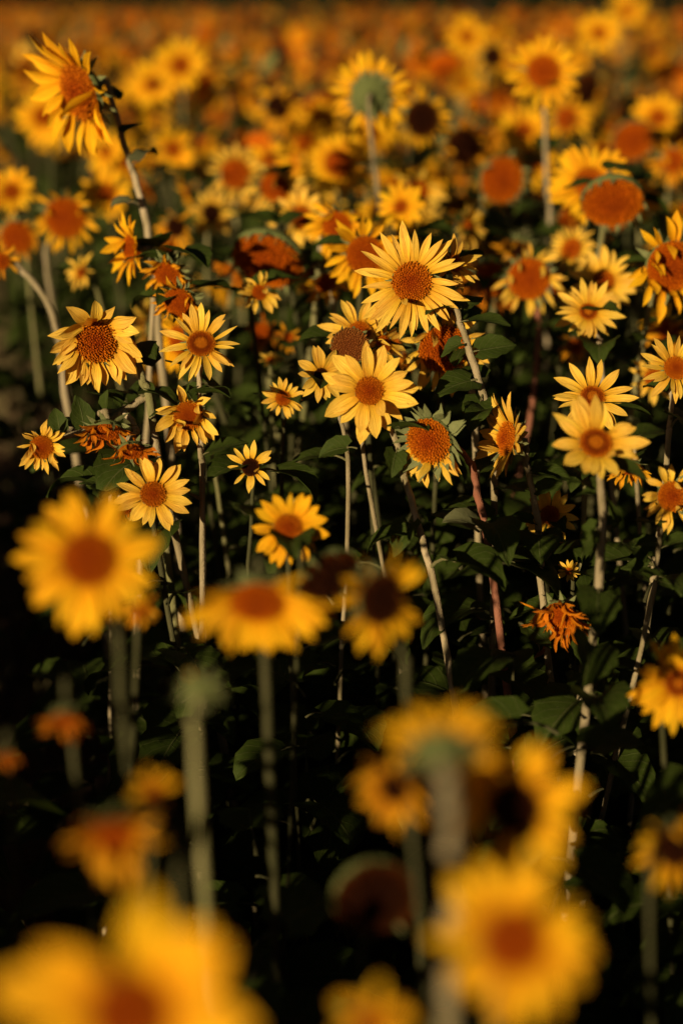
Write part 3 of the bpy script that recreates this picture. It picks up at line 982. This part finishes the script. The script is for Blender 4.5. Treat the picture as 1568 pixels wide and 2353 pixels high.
S(662, 775, 40, 2.82, (-.2, .0), 'W', 'small orange flower at the foot of a thin stem in shade', frac=.3, n=12, nl=1, g=BG)
S(620, 826, 34, 2.72, (.0, .80), 'F', 'tiny flat yellow flower seen edge-on above the small orange-centred sunflower', frac=.3, n=12, nl=1, g=BG)
S(1042, 605, 68, 2.37, (.30, .10), 'F', 'yellow flower half hidden right behind the large thin-petalled sunflower', frac=.3, n=16, wf=.9, nl=1, g=BG)
S(1128, 640, 92, 3.0, (-.2, -.55), 'C', 'dark rusty withered sunflower in shade beside the large flat orange disk', frac=.45, n=20, g=BG)
S(1318, 795, 52, 2.9, (.42, .0), 'W', 'orange withered flower behind the forked pale stem', frac=.36, n=14, nl=1, g=BG)
S(1500, 868, 62, 2.7, (-.1, .0), 'F', 'blurred orange-yellow flower tucked behind the edge-cut sharp sunflower', frac=.35, n=16, nl=1, g=BG)
S(405, 520, 56, 3.3, (.0, -.30), 'W', 'dark-eyed orange sunflower right of the leaning stem', frac=.42, n=18, disk='dark', g=BG)
S(485, 490, 60, 3.4, (.3, -.1), 'F', 'yellow sunflower with shadowed eye beside the dark-eyed orange one', frac=.36, n=16, disk='dark', g=BG)
S(1072, 85, 52, 5.4, (.1, .0), 'F', 'far blurred yellow sunflower high up left of the tall round one', frac=.32, n=18, wf=1.3, g=BG)
S(1130, 130, 48, 4.8, (.1, -.3), 'L', 'far blurred black-eyed sunflower left of the tall round one', frac=.5, n=16, disk='dark', g=BG)
S(1375, 75, 54, 5.2, (-.05, .05), 'F', 'far blurred sunflower with orange eye right above the tall round one', frac=.32, n=18, wf=1.3, g=BG)
S(1440, 24, 46, 6.5, (.0, .0), 'F', 'far blurred sunflower against the dark trees at the top', frac=.34, n=16, wf=1.4, g=BG)
S(1300, 272, 64, 4.0, (.1, -.2), 'L', 'blurred sunflower with orange disk tucked under the tall round one', frac=.40, n=20, g=BG)
S(1510, 270, 62, 4.1, (-.1, .0), 'F', 'blurred yellow sunflower high at the picture edge', frac=.33, n=18, wf=1.3, g=BG)
S(1062, 335, 82, 3.7, (.3, -.45), 'W', 'dark withered sunflower between the black-disked one and the tall stem', frac=.52, n=20, disk='dark', g=BG)
S(1150, 412, 62, 3.4, (.3, -.3), 'S', 'blurred orange seed disk without petals left of the tall stem', frac=.85, disk='mature', bracts=16, g=BG)
S(1222, 370, 66, 3.8, (.0, -.1), 'F', 'blurred yellow sunflower standing behind the tall straight stem', frac=.38, n=18, g=BG)
S(1545, 370, 66, 3.6, (-.1, -.15), 'W', 'orange ragged sunflower at the edge above the large shaggy one', frac=.42, n=20, g=BG)
S(100, 268, 70, 4.2, (-.1, -.1), 'F', 'blurred yellow sunflower peeping out left below the tall bowed head', frac=.32, n=18, wf=1.3, g=BG)
S(740, 282, 58, 4.4, (-.1, -.1), 'F', 'blurred yellow sunflower between the back-turned and round facing ones', frac=.36, n=18, wf=1.3, g=BG)
S(1452, 322, 60, 4.0, (.0, -.62), 'S', 'blurred nodding seed head with green back near the edge', frac=.8, disk='mature', bracts=16, g=BG)
S(1202, 300, 66, 4.2, (-.1, .15), 'F', 'pale blurred sunflower left under the tall round one', frac=.32, n=20, g=BG)
S(5, 600, 52, 2.75, (.2, -.2), 'W', 'orange flower at the edge on a forked bare stalk', frac=.36, n=16, st=[(40, 610, .02), (105, 690, .02), (140, 790, .02), (152, 900, .02)], sr=.0065, nl=0, g=BG)

sky_hero_px = []


def build_plant(px, py, r, d, n, kind, label, o, seed):
    rs = random.Random(seed)
    c = at(px, py, d)
    nz = n[2] if len(n) > 2 else sqrt(max(0.0, 1 - n[0] ** 2 - n[1] ** 2))
    n_w = (rgt * n[0] + upv * n[1] + back * nz).normalized()
    R = r * d / F_PX
    frac = o.get('frac', KIND[kind]['frac'])
    rd = R * frac
    path = stem_path(c, n_w, rd, d, o.get('st'), rs, (rs.uniform(-.12, .12), rs.uniform(-.05, .1)))
    base = path[-1].copy()
    plant = link('sunflower', None)
    plant.location = base
    plant['label'] = label
    plant['category'] = 'sunflower'
    plant['group'] = o.get('g', MG)
    loc = [p - base for p in path]
    sr = o.get('sr', (0.0047 if d > 1.9 else 0.0039) * min(1.15, max(0.75, R / 0.07)))
    sm = o.get('stemmat', 'stem_pale' if o.get('st') and d > 1.9 else ('stem_shaded' if d < 1.9 else rs.choice(['stem_green', 'stem_shaded', 'stem_shaded'])))  # close and background stems mostly take the colour with painted shade
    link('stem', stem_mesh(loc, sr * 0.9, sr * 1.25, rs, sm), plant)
    add_head(plant, base, c, n_w, R, kind, rs, dict(o, gold=(o.get('g') == FG or (o.get('g') == BG and (py < 400 or rs.random() < .4)))))
    for (ax, ay), (tx, ty), dz, lk in o.get('leaf', ()):
        a = at(ax, ay, d + 0.03)
        # root the leaf on the stem itself
        a = min(path, key=lambda p: (p - a).length) if min((p - a).length for p in path) < 0.05 else a
        t = at(tx, ty, d + 0.03 + dz)
        ln = (t - a).length / 1.22
        x = (t - a).normalized()
        zh = (Vector((0, 0, 1)) + back * rs.uniform(.3, .9) + rgt * rs.uniform(-.4, .4)).normalized()
        lst = (MESH_LEAF_FLAT, MESH_LEAF_DULL, MESH_LEAF_DRY)[lk]
        link('leaf', rs.choice(lst), plant, frame(x, zh, a - base, (ln, ln, ln)))
    nl = o.get('nl', 2)
    if nl and d > 1.9:
        add_leaves(plant, base, loc, rs, nl + 3, 0.055, 0.11, 0.3 if o.get('leaf') else 0.16, 0.85)
    if px > 270 or py > 1100 or d > 3:
        add_low(plant, rs, (c.z - 0.30) * (0.95 if d > 1.9 else 0.75))
    for e in o.get('extra', ()):
        epx, epy, er, ed, en, ek, eo, est = e
        ec = at(epx, epy, ed)
        enz = sqrt(max(0.0, 1 - en[0] ** 2 - en[1] ** 2))
        enw = (rgt * en[0] + upv * en[1] + back * enz).normalized()
        eR = er * ed / F_PX
        erd = eR * eo.get('frac', KIND[ek]['frac'])
        pts = [ec - enw * erd * 0.72, ec - enw * erd * 1.3] + [at(s[0], s[1], ed + s[2]) for s in est]
        pts[-1] = min(path, key=lambda p: (p - pts[-1]).length).copy()
        link('branch', stem_mesh([p - base for p in spline(pts, 4)], 0.0045, 0.0055, rs, sm), plant)
        add_head(plant, base, ec, enw, eR, ek, rs, eo)
    return plant, base, c


HERO = []
for i, h in enumerate(H):
    p_, b_, c_ = build_plant(*h, seed=100 + i)
    HERO.append((h, b_, c_))

# ------------------------------------------------------------------ more sunflowers between and behind them
ANCH = [(195, 215, 'the tall bowed head'), (415, 150, 'the open one beside the bowed head'), (850, 218, 'the back-turned sunflower'),
        (778, 375, 'the round facing sunflower'), (1247, 165, 'the tall round sunflower'), (1405, 470, 'the big drooping seed head'),
        (637, 245, 'the pale black-eyed sunflower'), (968, 272, 'the black-disked sunflower'), (150, 500, 'the broad orange disk'),
        (632, 430, 'the nodding pale-backed sunflower'), (1510, 270, 'the high edge sunflower'), (1072, 85, 'the far sunflower near the top'),
        (945, 648, 'the large thin-petalled sunflower'), (462, 790, 'the ringed-disk sunflower'), (1350, 716, 'the soft pale sunflower'),
        (615, 595, 'the wide drooping seed head'), (1213, 640, 'the large flat orange disk'), (1540, 612, 'the shaggy edge sunflower'), (775, 520, 'the curled orange sunflower')]
LOOK = {'F': 'yellow sunflower', 'N': 'many-petalled yellow sunflower', 'L': 'ragged golden sunflower', 'W': 'withered orange sunflower', 'S': 'bare brown seed head', 'C': 'crumpled rusty head'}


def place_words(px, py):
    ax, ay, ph = min(ANCH, key=lambda a: (a[0] - px) ** 2 + (a[1] - py) ** 2)
    dx, dy = px - ax, py - ay
    dist = sqrt(dx * dx + dy * dy)
    near = 'just' if dist < 75 else ('well' if dist > 150 else '')
    vert = 'above' if dy < -25 else ('below' if dy > 25 else '')
    hor = 'left' if dx < -25 else ('right' if dx > 25 else '')
    if vert and hor:
        rel = f'{vert} and {hor} of'
    elif vert:
        rel = vert
    elif hor:
        rel = f'{hor} of'
    else:
        rel = 'behind'
    return ' '.join(x for x in (near, rel, ph) if x)


rf = random.Random(77)
fills = []
tries = 0
while len(fills) < 192 and tries < 90000:
    tries += 1
    near = len(fills) < 44
    d = rf.uniform(2.75, 4.3) if near else sqrt(rf.uniform(3.4 ** 2, 9.5 ** 2))
    px = rf.uniform(-50, 1620)
    x = (px - W_PX / 2) / F_PX * d
    h = min(1.5, max(0.9, rf.gauss(1.2, 0.14)))
    # ground y for this depth and height
    y = (d - (CAM_H - h) * sin(PITCH)) / cos(PITCH)
    c = Vector((x, y, h))
    qx, qy, qd = to_px(c)
    if near and (qy < 380 or qy > 830 or qx < 280):
        continue
    if qd < 2.6 or qy < -30 or (qy > 640 and not near):
        continue
    if px < 260 and d < 6.5 and qy > 420:
        continue
    R = rf.uniform(0.070, 0.105)
    rpx = R * F_PX / qd
    ok = True
    for (hh, hb, hc) in HERO:
        dd = sqrt((hh[0] - qx) ** 2 + (hh[1] - qy) ** 2)
        if qd < hh[3] + 0.15 and dd < (hh[2] * (0.8 if near else 1.05) + rpx * (0.7 if near else 1.0)):
            ok = False
            break
        if (hc - c).length < 0.12:
            ok = False
            break
        if dd < 0.55 * hh[2] and qd < 6 and not near:
            ok = False
            break
    if not ok:
        continue
    for (fc, _) in fills:
        if (fc - c).length < 0.16:
            ok = False
            break
    if not ok:
        continue
    fills.append((c, R * (0.8 if near else 1.0)))

used_labels = {}
for i, (c, R) in enumerate(fills):
    rs2 = random.Random(9000 + i)
    kind = rs2.choices(['F', 'N', 'L', 'W', 'S', 'C'], [12, 3, 30, 34, 9, 12] if i < 44 else [22, 10, 24, 26, 10, 8])[0]
    az = rs2.gauss(radians(-8), radians(42))
    pit = rs2.uniform(-1.05, 0.1) if kind in 'LWSC' else rs2.uniform(-0.45, 0.35)
    n_w = Vector((sin(az) * cos(pit), -cos(az) * cos(pit), sin(pit)))
    qx, qy, qd = to_px(c)
    opt = {'joined': qd > 4.2, 'gold': rs2.random() < .8}
    if kind == 'S':
        R *= 0.75
        opt['disk'] = rs2.choice(['mature', 'mature', 'dark'])
    elif rs2.random() < 0.18:
        opt['disk'] = 'dark'
    opt['frac'] = KIND[kind]['frac'] * rs2.uniform(0.8, 1.08) if kind != 'S' else 0.85
    path = stem_path(c, n_w, R * opt['frac'], qd, None, rs2, (rs2.uniform(-.18, .18), rs2.uniform(-.1, .1)))
    base = path[-1].copy()
    plant = link('sunflower', None)
    plant.location = base
    lab = f'blurred {LOOK[kind]} {place_words(qx, qy)}'
    if lab in used_labels:
        alt = ['small', 'dim', 'pale', 'slanting'][min(3, used_labels[lab] - 1)]
        lab2 = lab.replace('blurred ', 'far blurred ' if used_labels[lab] == 1 else 'farther small blurred ', 1)
        used_labels[lab] += 1
        lab = lab2
    else:
        used_labels[lab] = 1
    plant['label'] = lab
    plant['category'] = 'sunflower'
    plant['group'] = 'blurred sunflowers filling the far half of the field'
    loc = [p - base for p in path]
    link('stem', stem_mesh(loc, 0.0055, 0.0075, rs2, rs2.choice(['stem_green', 'stem_shaded', 'stem_shaded']), 6), plant)
    add_head(plant, base, c, n_w, R, kind, rs2, opt)
    add_leaves(plant, base, loc, rs2, 2, 0.07, 0.11, 0.18, 0.4)
    if qx > 230 or qd > 4.5:
        add_low(plant, rs2, c.z - 0.22)


# ------------------------------------------------------------------ the rest of the field as one mass
def low_plant(rs, kind, leafy):
    mb = MB()
    h = 1.2
    az = rs.gauss(radians(0), radians(75))
    pit = rs.uniform(-1.0, 0.2)
    n_w = Vector((sin(az) * cos(pit), -cos(az) * cos(pit), sin(pit)))
    R = rs.uniform(0.08, 0.115)
    rd = R * (0.38 if kind != 'S' else 0.62)
    c = Vector((0, 0, h))
    b = c - n_w * 0.05 + DOWN * 0.05
    V, F = tube([c - n_w * rd * .5, b, Vector((b.x * 1.1, b.y * 1.1, 0.55)), Vector((b.x, b.y, 0))], [.007, .0055, .006, .007], 4)
    mb.add(V, F, None, None, 4)
    q = head_quat(n_w).to_matrix().to_4x4()
    M = Matrix.Translation(c) @ q
    V, F, Rr = lathe([(0.98, 0.02), (0.6, 0.14), (0.05, 0.2)], 8)
    F.append(tuple(range(16, 24)))
    mb.add([M @ Vector((p[0] * rd, p[1] * rd, p[2] * rd)) for p in V], F, None, Rr, 7 if (kind == 'S' and rs.random() < .5) else 2)
    V, F, Rr = lathe([(1.0, 0.0), (0.9, -0.3), (0.3, -0.55)], 8)
    mb.add([M @ Vector((p[0] * rd, p[1] * rd, p[2] * rd)) for p in V], F, None, None, 3)
    if kind != 'S':
        kd = dict(KIND[kind])
        for m, s in petal_mats(R, rd, n_w, kd, rs, 15):
            V = [(0, -.06, 0), (0, .06, 0), (.5, -.17, .02), (.5, .17, .02), (1, 0, -.04)]
            mb.add([M @ (m @ Vector(p)) for p in V], [(0, 1, 3, 2), (2, 3, 4)], [(.3, 0), (.7, 0), (.1, .5), (.9, .5), (.5, 1)], None, 1 if kind == 'W' else (6 if kind == 'C' else 0))
    a = rs.uniform(0, 6)
    for i in range(leafy):
        a += 2.4
        z = 1.05 - 0.8 * (i + .5) / leafy
        s = rs.uniform(.08, .15)
        m = frame(Vector((cos(a), sin(a), .2)), Vector((0, 0, 1)), Vector((b.x, b.y, z)), (s, s, s))
        V = [(.2, 0, .1), (.55, -.4, .12), (.6, 0, .0), (.55, .4, .12), (1.0, -.28, -.12), (1.05, 0, -.2), (1.0, .28, -.12), (1.35, 0, -.6)]
        mb.add([m @ Vector(p) for p in V], [(0, 1, 2), (0, 2, 3), (1, 4, 5, 2), (2, 5, 6, 3), (4, 7, 5), (5, 7, 6)],
               [(.5, 0), (0, .3), (.5, .35), (1, .3), (.1, .6), (.5, .65), (.9, .6), (.5, 1)], None, 5)
    return mb


def to_arrays(mb):
    v = np.array(mb.v, dtype=np.float32)
    tri, mi = [], []
    for f, m in zip(mb.f, mb.mi):
        for k in range(1, len(f) - 1):
            tri.append((f[0], f[k], f[k + 1]))
            mi.append(m)
    return v, np.array(tri, dtype=np.int32), np.array(mi, dtype=np.int32), np.array(mb.uv, dtype=np.float32), np.array(mb.rad, dtype=np.float32)


rl = random.Random(31)
PROTO = [to_arrays(low_plant(rl, k, 7)) for k in ['F'] * 1 + ['L'] * 3 + ['W'] * 5 + ['C'] * 9 + ['S'] * 10]
PROTO_LEAFY = [to_arrays(low_plant(rl, k, 16)) for k in ['F'] * 3 + ['L'] * 3 + ['W'] * 3]

places = []


def in_frame(x, y, marg=140, top=1.3):
    for z in (0.0, 0.3 * top, 0.6 * top, 0.8 * top, top):
        qx, qy, qd = to_px(Vector((x, y, z)))
        if qd > 0.05 and -marg < qx < W_PX + marg and -marg < qy < H_PX + marg:
            return True
    return False


def far_field(d0, d1, dens, leafy=False):
    n = int(0.27 * (d1 * d1 - d0 * d0) * dens)
    for _ in range(n):
        d = sqrt(rl.uniform(d0 * d0, d1 * d1))
        x = rl.uniform(-0.285, 0.285) * d
        if d * 1.04 > 52 - 2.8 * x:
            continue
        if leafy:
            qx, qy, qd = to_px(Vector((x, d * 1.04, 1.2)))
            if any(hh[3] > qd - 0.2 and (hh[0] - qx) ** 2 + (hh[1] - qy) ** 2 < (hh[2] * 0.9 + 30) ** 2 for hh, _b, _c in HERO) or qx < 200:
                continue
        places.append((x, d * 1.04, rl.gauss(0.98, 0.15), rl.uniform(-.5, .5), rl.choice(PROTO)))


far_field(4.6, 9.3, 13, True)
far_field(9.3, 22, 13)
far_field(22, 45, 5)
far_field(45, 92, 2.5)
# the field goes on unseen beside and behind the camera, packed to cast shade
near_pts = []
SH = Vector((to_sun.x, to_sun.y, 0)).normalized()
tries = 0
while len(near_pts) < 760 and tries < 60000:
    tries += 1
    x, y = (rl.uniform(-3.6, 1.0), rl.uniform(-3.4, 4.5)) if rl.random() < .9 else (rl.uniform(-6, 5), rl.uniform(-3, 9))
    sc = min(0.97, max(0.70, rl.gauss(0.88, 0.07)))
    if x * x + y * y < 0.30 ** 2 or in_frame(x, y, 60, sc * 1.27):
        continue
    if any((x - a) ** 2 + (y - b) ** 2 < 0.12 ** 2 for a, b in near_pts):
        continue
    for (hh, hb, hc) in HERO:
        if hh[3] > 3.2 or hh[5] in 'SC':
            continue
        rx, ry = x - hc.x, y - hc.y
        al = rx * SH.x + ry * SH.y
        Rh = hh[2] * hh[3] / F_PX
        if al > 0 and abs(rx * SH.y - ry * SH.x) < 0.10 + Rh * 0.8:
            sc = min(sc, (hc.z + al * math.tan(SUN_EL) - Rh * 0.6 - 0.10) / 1.2)  # plant cut shorter to keep sunlight on this head
    if sc < 0.55:
        continue
    gx, gy = x + 1.42, y - 6.4
    if gx * SH.x + gy * SH.y > -0.5 and abs(gx * SH.y - gy * SH.x) < 0.5:
        continue                     # unseen plants left out along the sun's path, to light the bare soil
    near_pts.append((x, y))
    places.append((x, y, sc, rl.uniform(-.5, .5), rl.choice(PROTO_LEAFY)))

vs, ts, ms, us, rs_ = [], [], [], [], []
o = 0
for x, y, s, rz, (v, t, m, u, r) in places:
    s = max(0.55, min(1.25, s))
    cz, sz = cos(rz), sin(rz)
    w = np.empty_like(v)
    w[:, 0] = (v[:, 0] * cz - v[:, 1] * sz) * s + x
    w[:, 1] = (v[:, 0] * sz + v[:, 1] * cz) * s + y
    w[:, 2] = v[:, 2] * s
    vs.append(w)
    ts.append(t + o)
    ms.append(m)
    us.append(u)
    rs_.append(r)
    o += len(v)


def mesh_arrays(name, v, t, mi, uv, rad, mats):
    me = bpy.data.meshes.new(name)
    me.vertices.add(len(v))
    me.vertices.foreach_set('co', v.ravel())
    me.loops.add(t.size)
    me.loops.foreach_set('vertex_index', t.ravel())
    me.polygons.add(len(t))
    me.polygons.foreach_set('loop_start', np.arange(0, t.size, 3, dtype=np.int32))
    for m in mats:
        me.materials.append(MATS[m])
    me.polygons.foreach_set('material_index', mi)
    me.update(calc_edges=True)
    l = me.uv_layers.new(name='UVMap')
    l.data.foreach_set('uv', uv[t.ravel()].ravel())
    a = me.attributes.new('rad', 'FLOAT', 'POINT')
    a.data.foreach_set('value', rad)
    me.validate()
    return me


me = mesh_arrays('sunflower_mass', np.concatenate(vs), np.concatenate(ts), np.concatenate(ms), np.concatenate(us), np.concatenate(rs_),
                 ['petal_gold', 'petal_wilted', 'florets_mature', 'receptacle_green', 'stem_shaded', 'leaf_green', 'petal_dried', 'florets_dark'])
mass = link('sunflower_mass', me)
mass['kind'] = 'stuff'
mass['label'] = 'distant golden mass of blurred sunflowers stretching to the dark trees'
mass['category'] = 'sunflower field'

# ------------------------------------------------------------------ weeds and dry grass on the soil
gv, gt, gm, gu, gr = [], [], [], [], []
rg = random.Random(8)
k = 0
for _ in range(9000):
    d = sqrt(rg.uniform(1.0, 100.0))
    x = rg.uniform(-0.30, 0.28) * d - (0.2 if rg.random() < .4 else 0)
    y = d
    hgt = rg.uniform(0.04, 0.20) * (1.5 if rg.random() < .1 else 1)
    a = rg.uniform(0, 6.28)
    ln = rg.uniform(0.2, 1.0) * hgt
    dx, dy = cos(a) * ln, sin(a) * ln
    wx, wy = -sin(a) * 0.0028, cos(a) * 0.0028
    gv += [(x - wx, y - wy, -.03), (x + wx, y + wy, -.03), (x + dx * .35 + wx, y + dy * .35 + wy, hgt * .6), (x + dx * .35 - wx, y + dy * .35 - wy, hgt * .6), (x + dx, y + dy, hgt)]
    gt += [(k, k + 1, k + 2), (k, k + 2, k + 3), (k + 3, k + 2, k + 4)]
    k += 5
gn = len(gv)
grass = link('dry_grass', mesh_arrays('dry_grass', np.array(gv, dtype=np.float32), np.array(gt, dtype=np.int32), np.zeros(len(gt), dtype=np.int32),
             np.full((gn, 2), .5, dtype=np.float32), np.zeros(gn, dtype=np.float32), ['grass_blade']))
grass['kind'] = 'stuff'
grass['label'] = 'short weeds and dry grass on the soil between the stems'
grass['category'] = 'grass'


# ------------------------------------------------------------------ dark trees closing the field
def tree(x, y, h, rs, label):
    t = link('tree', None)
    t.location = (x, y, 0)
    t['label'] = label
    t['category'] = 'tree'
    t['group'] = 'dark trees along the far edge of the field'
    mb = MB()
    path = [Vector((0, 0, 0)), Vector((rs.uniform(-.2, .2), 0, h * .3)), Vector((rs.uniform(-.5, .5), 0, h * .75))]
    V, F = tube(spline(path, 3), [.30, .28, .25, .2, .16, .12, .06], 8)
    mb.add(V, F)
    for k in range(6):
        z = h * rs.uniform(.15, .6)
        a = rs.uniform(0, 6.3)
        p = Vector((0, 0, z))
        e = p + Vector((cos(a) * h * .28, sin(a) * h * .28, h * .15))
        V, F = tube([p, (p + e) / 2 + Vector((0, 0, .2)), e], [.1, .07, .03], 5)
        mb.add(V, F)
    link('trunk', mb.build('trunk', ['bark']), t)
    cb = MB()
    cl = []
    for k in range(64):
        a = rs.uniform(0, 6.3)
        z = rs.uniform(.02, 1.0) ** 1.5
        r = h * .36 * sqrt(rs.random()) * (1.1 - .6 * z)
        cl.append((Vector((cos(a) * r, sin(a) * r, h * z)), h * rs.uniform(.08, .16)))
    for p, r in cl:
        for q in range(70):
            d = Vector((rs.gauss(0, 1), rs.gauss(0, 1), rs.gauss(0, .8)))
            d = d.normalized() * r * rs.uniform(.5, 1.05)
            s = rs.uniform(.25, .5)
            m = frame(Vector((rs.gauss(0, 1), rs.gauss(0, 1), rs.gauss(0, 1))), Vector((rs.gauss(0, 1), rs.gauss(0, 1), 1)), p + d, (s, s, s))
            cb.add([m @ Vector(w) for w in ((0, 0, 0), (.5, -.35, .1), (1, 0, 0), (.5, .35, .1))], [(0, 1, 2), (0, 2, 3)])
    link('crown', cb.build('crown', ['tree_leaf'], smooth=False), t)


rt = random.Random(3)
spots = [-23, -18.5, -15.5, -12, -9, -6, -3.5, -1, 1.5, 4, 6.5, 8.5, 11]
words_ = ['first', 'second', 'third', 'fourth', 'fifth', 'sixth', 'seventh', 'eighth', 'ninth', 'tenth', 'eleventh', 'twelfth', 'thirteenth']
for i, x in enumerate(spots):
    tree(x, max(24, min(97, 55 - 2.8 * x)) + rt.uniform(0, 2.5), rt.uniform(7.0, 9.5), rt, f'dark tree at the far field edge, {words_[i]} from the left of the row')
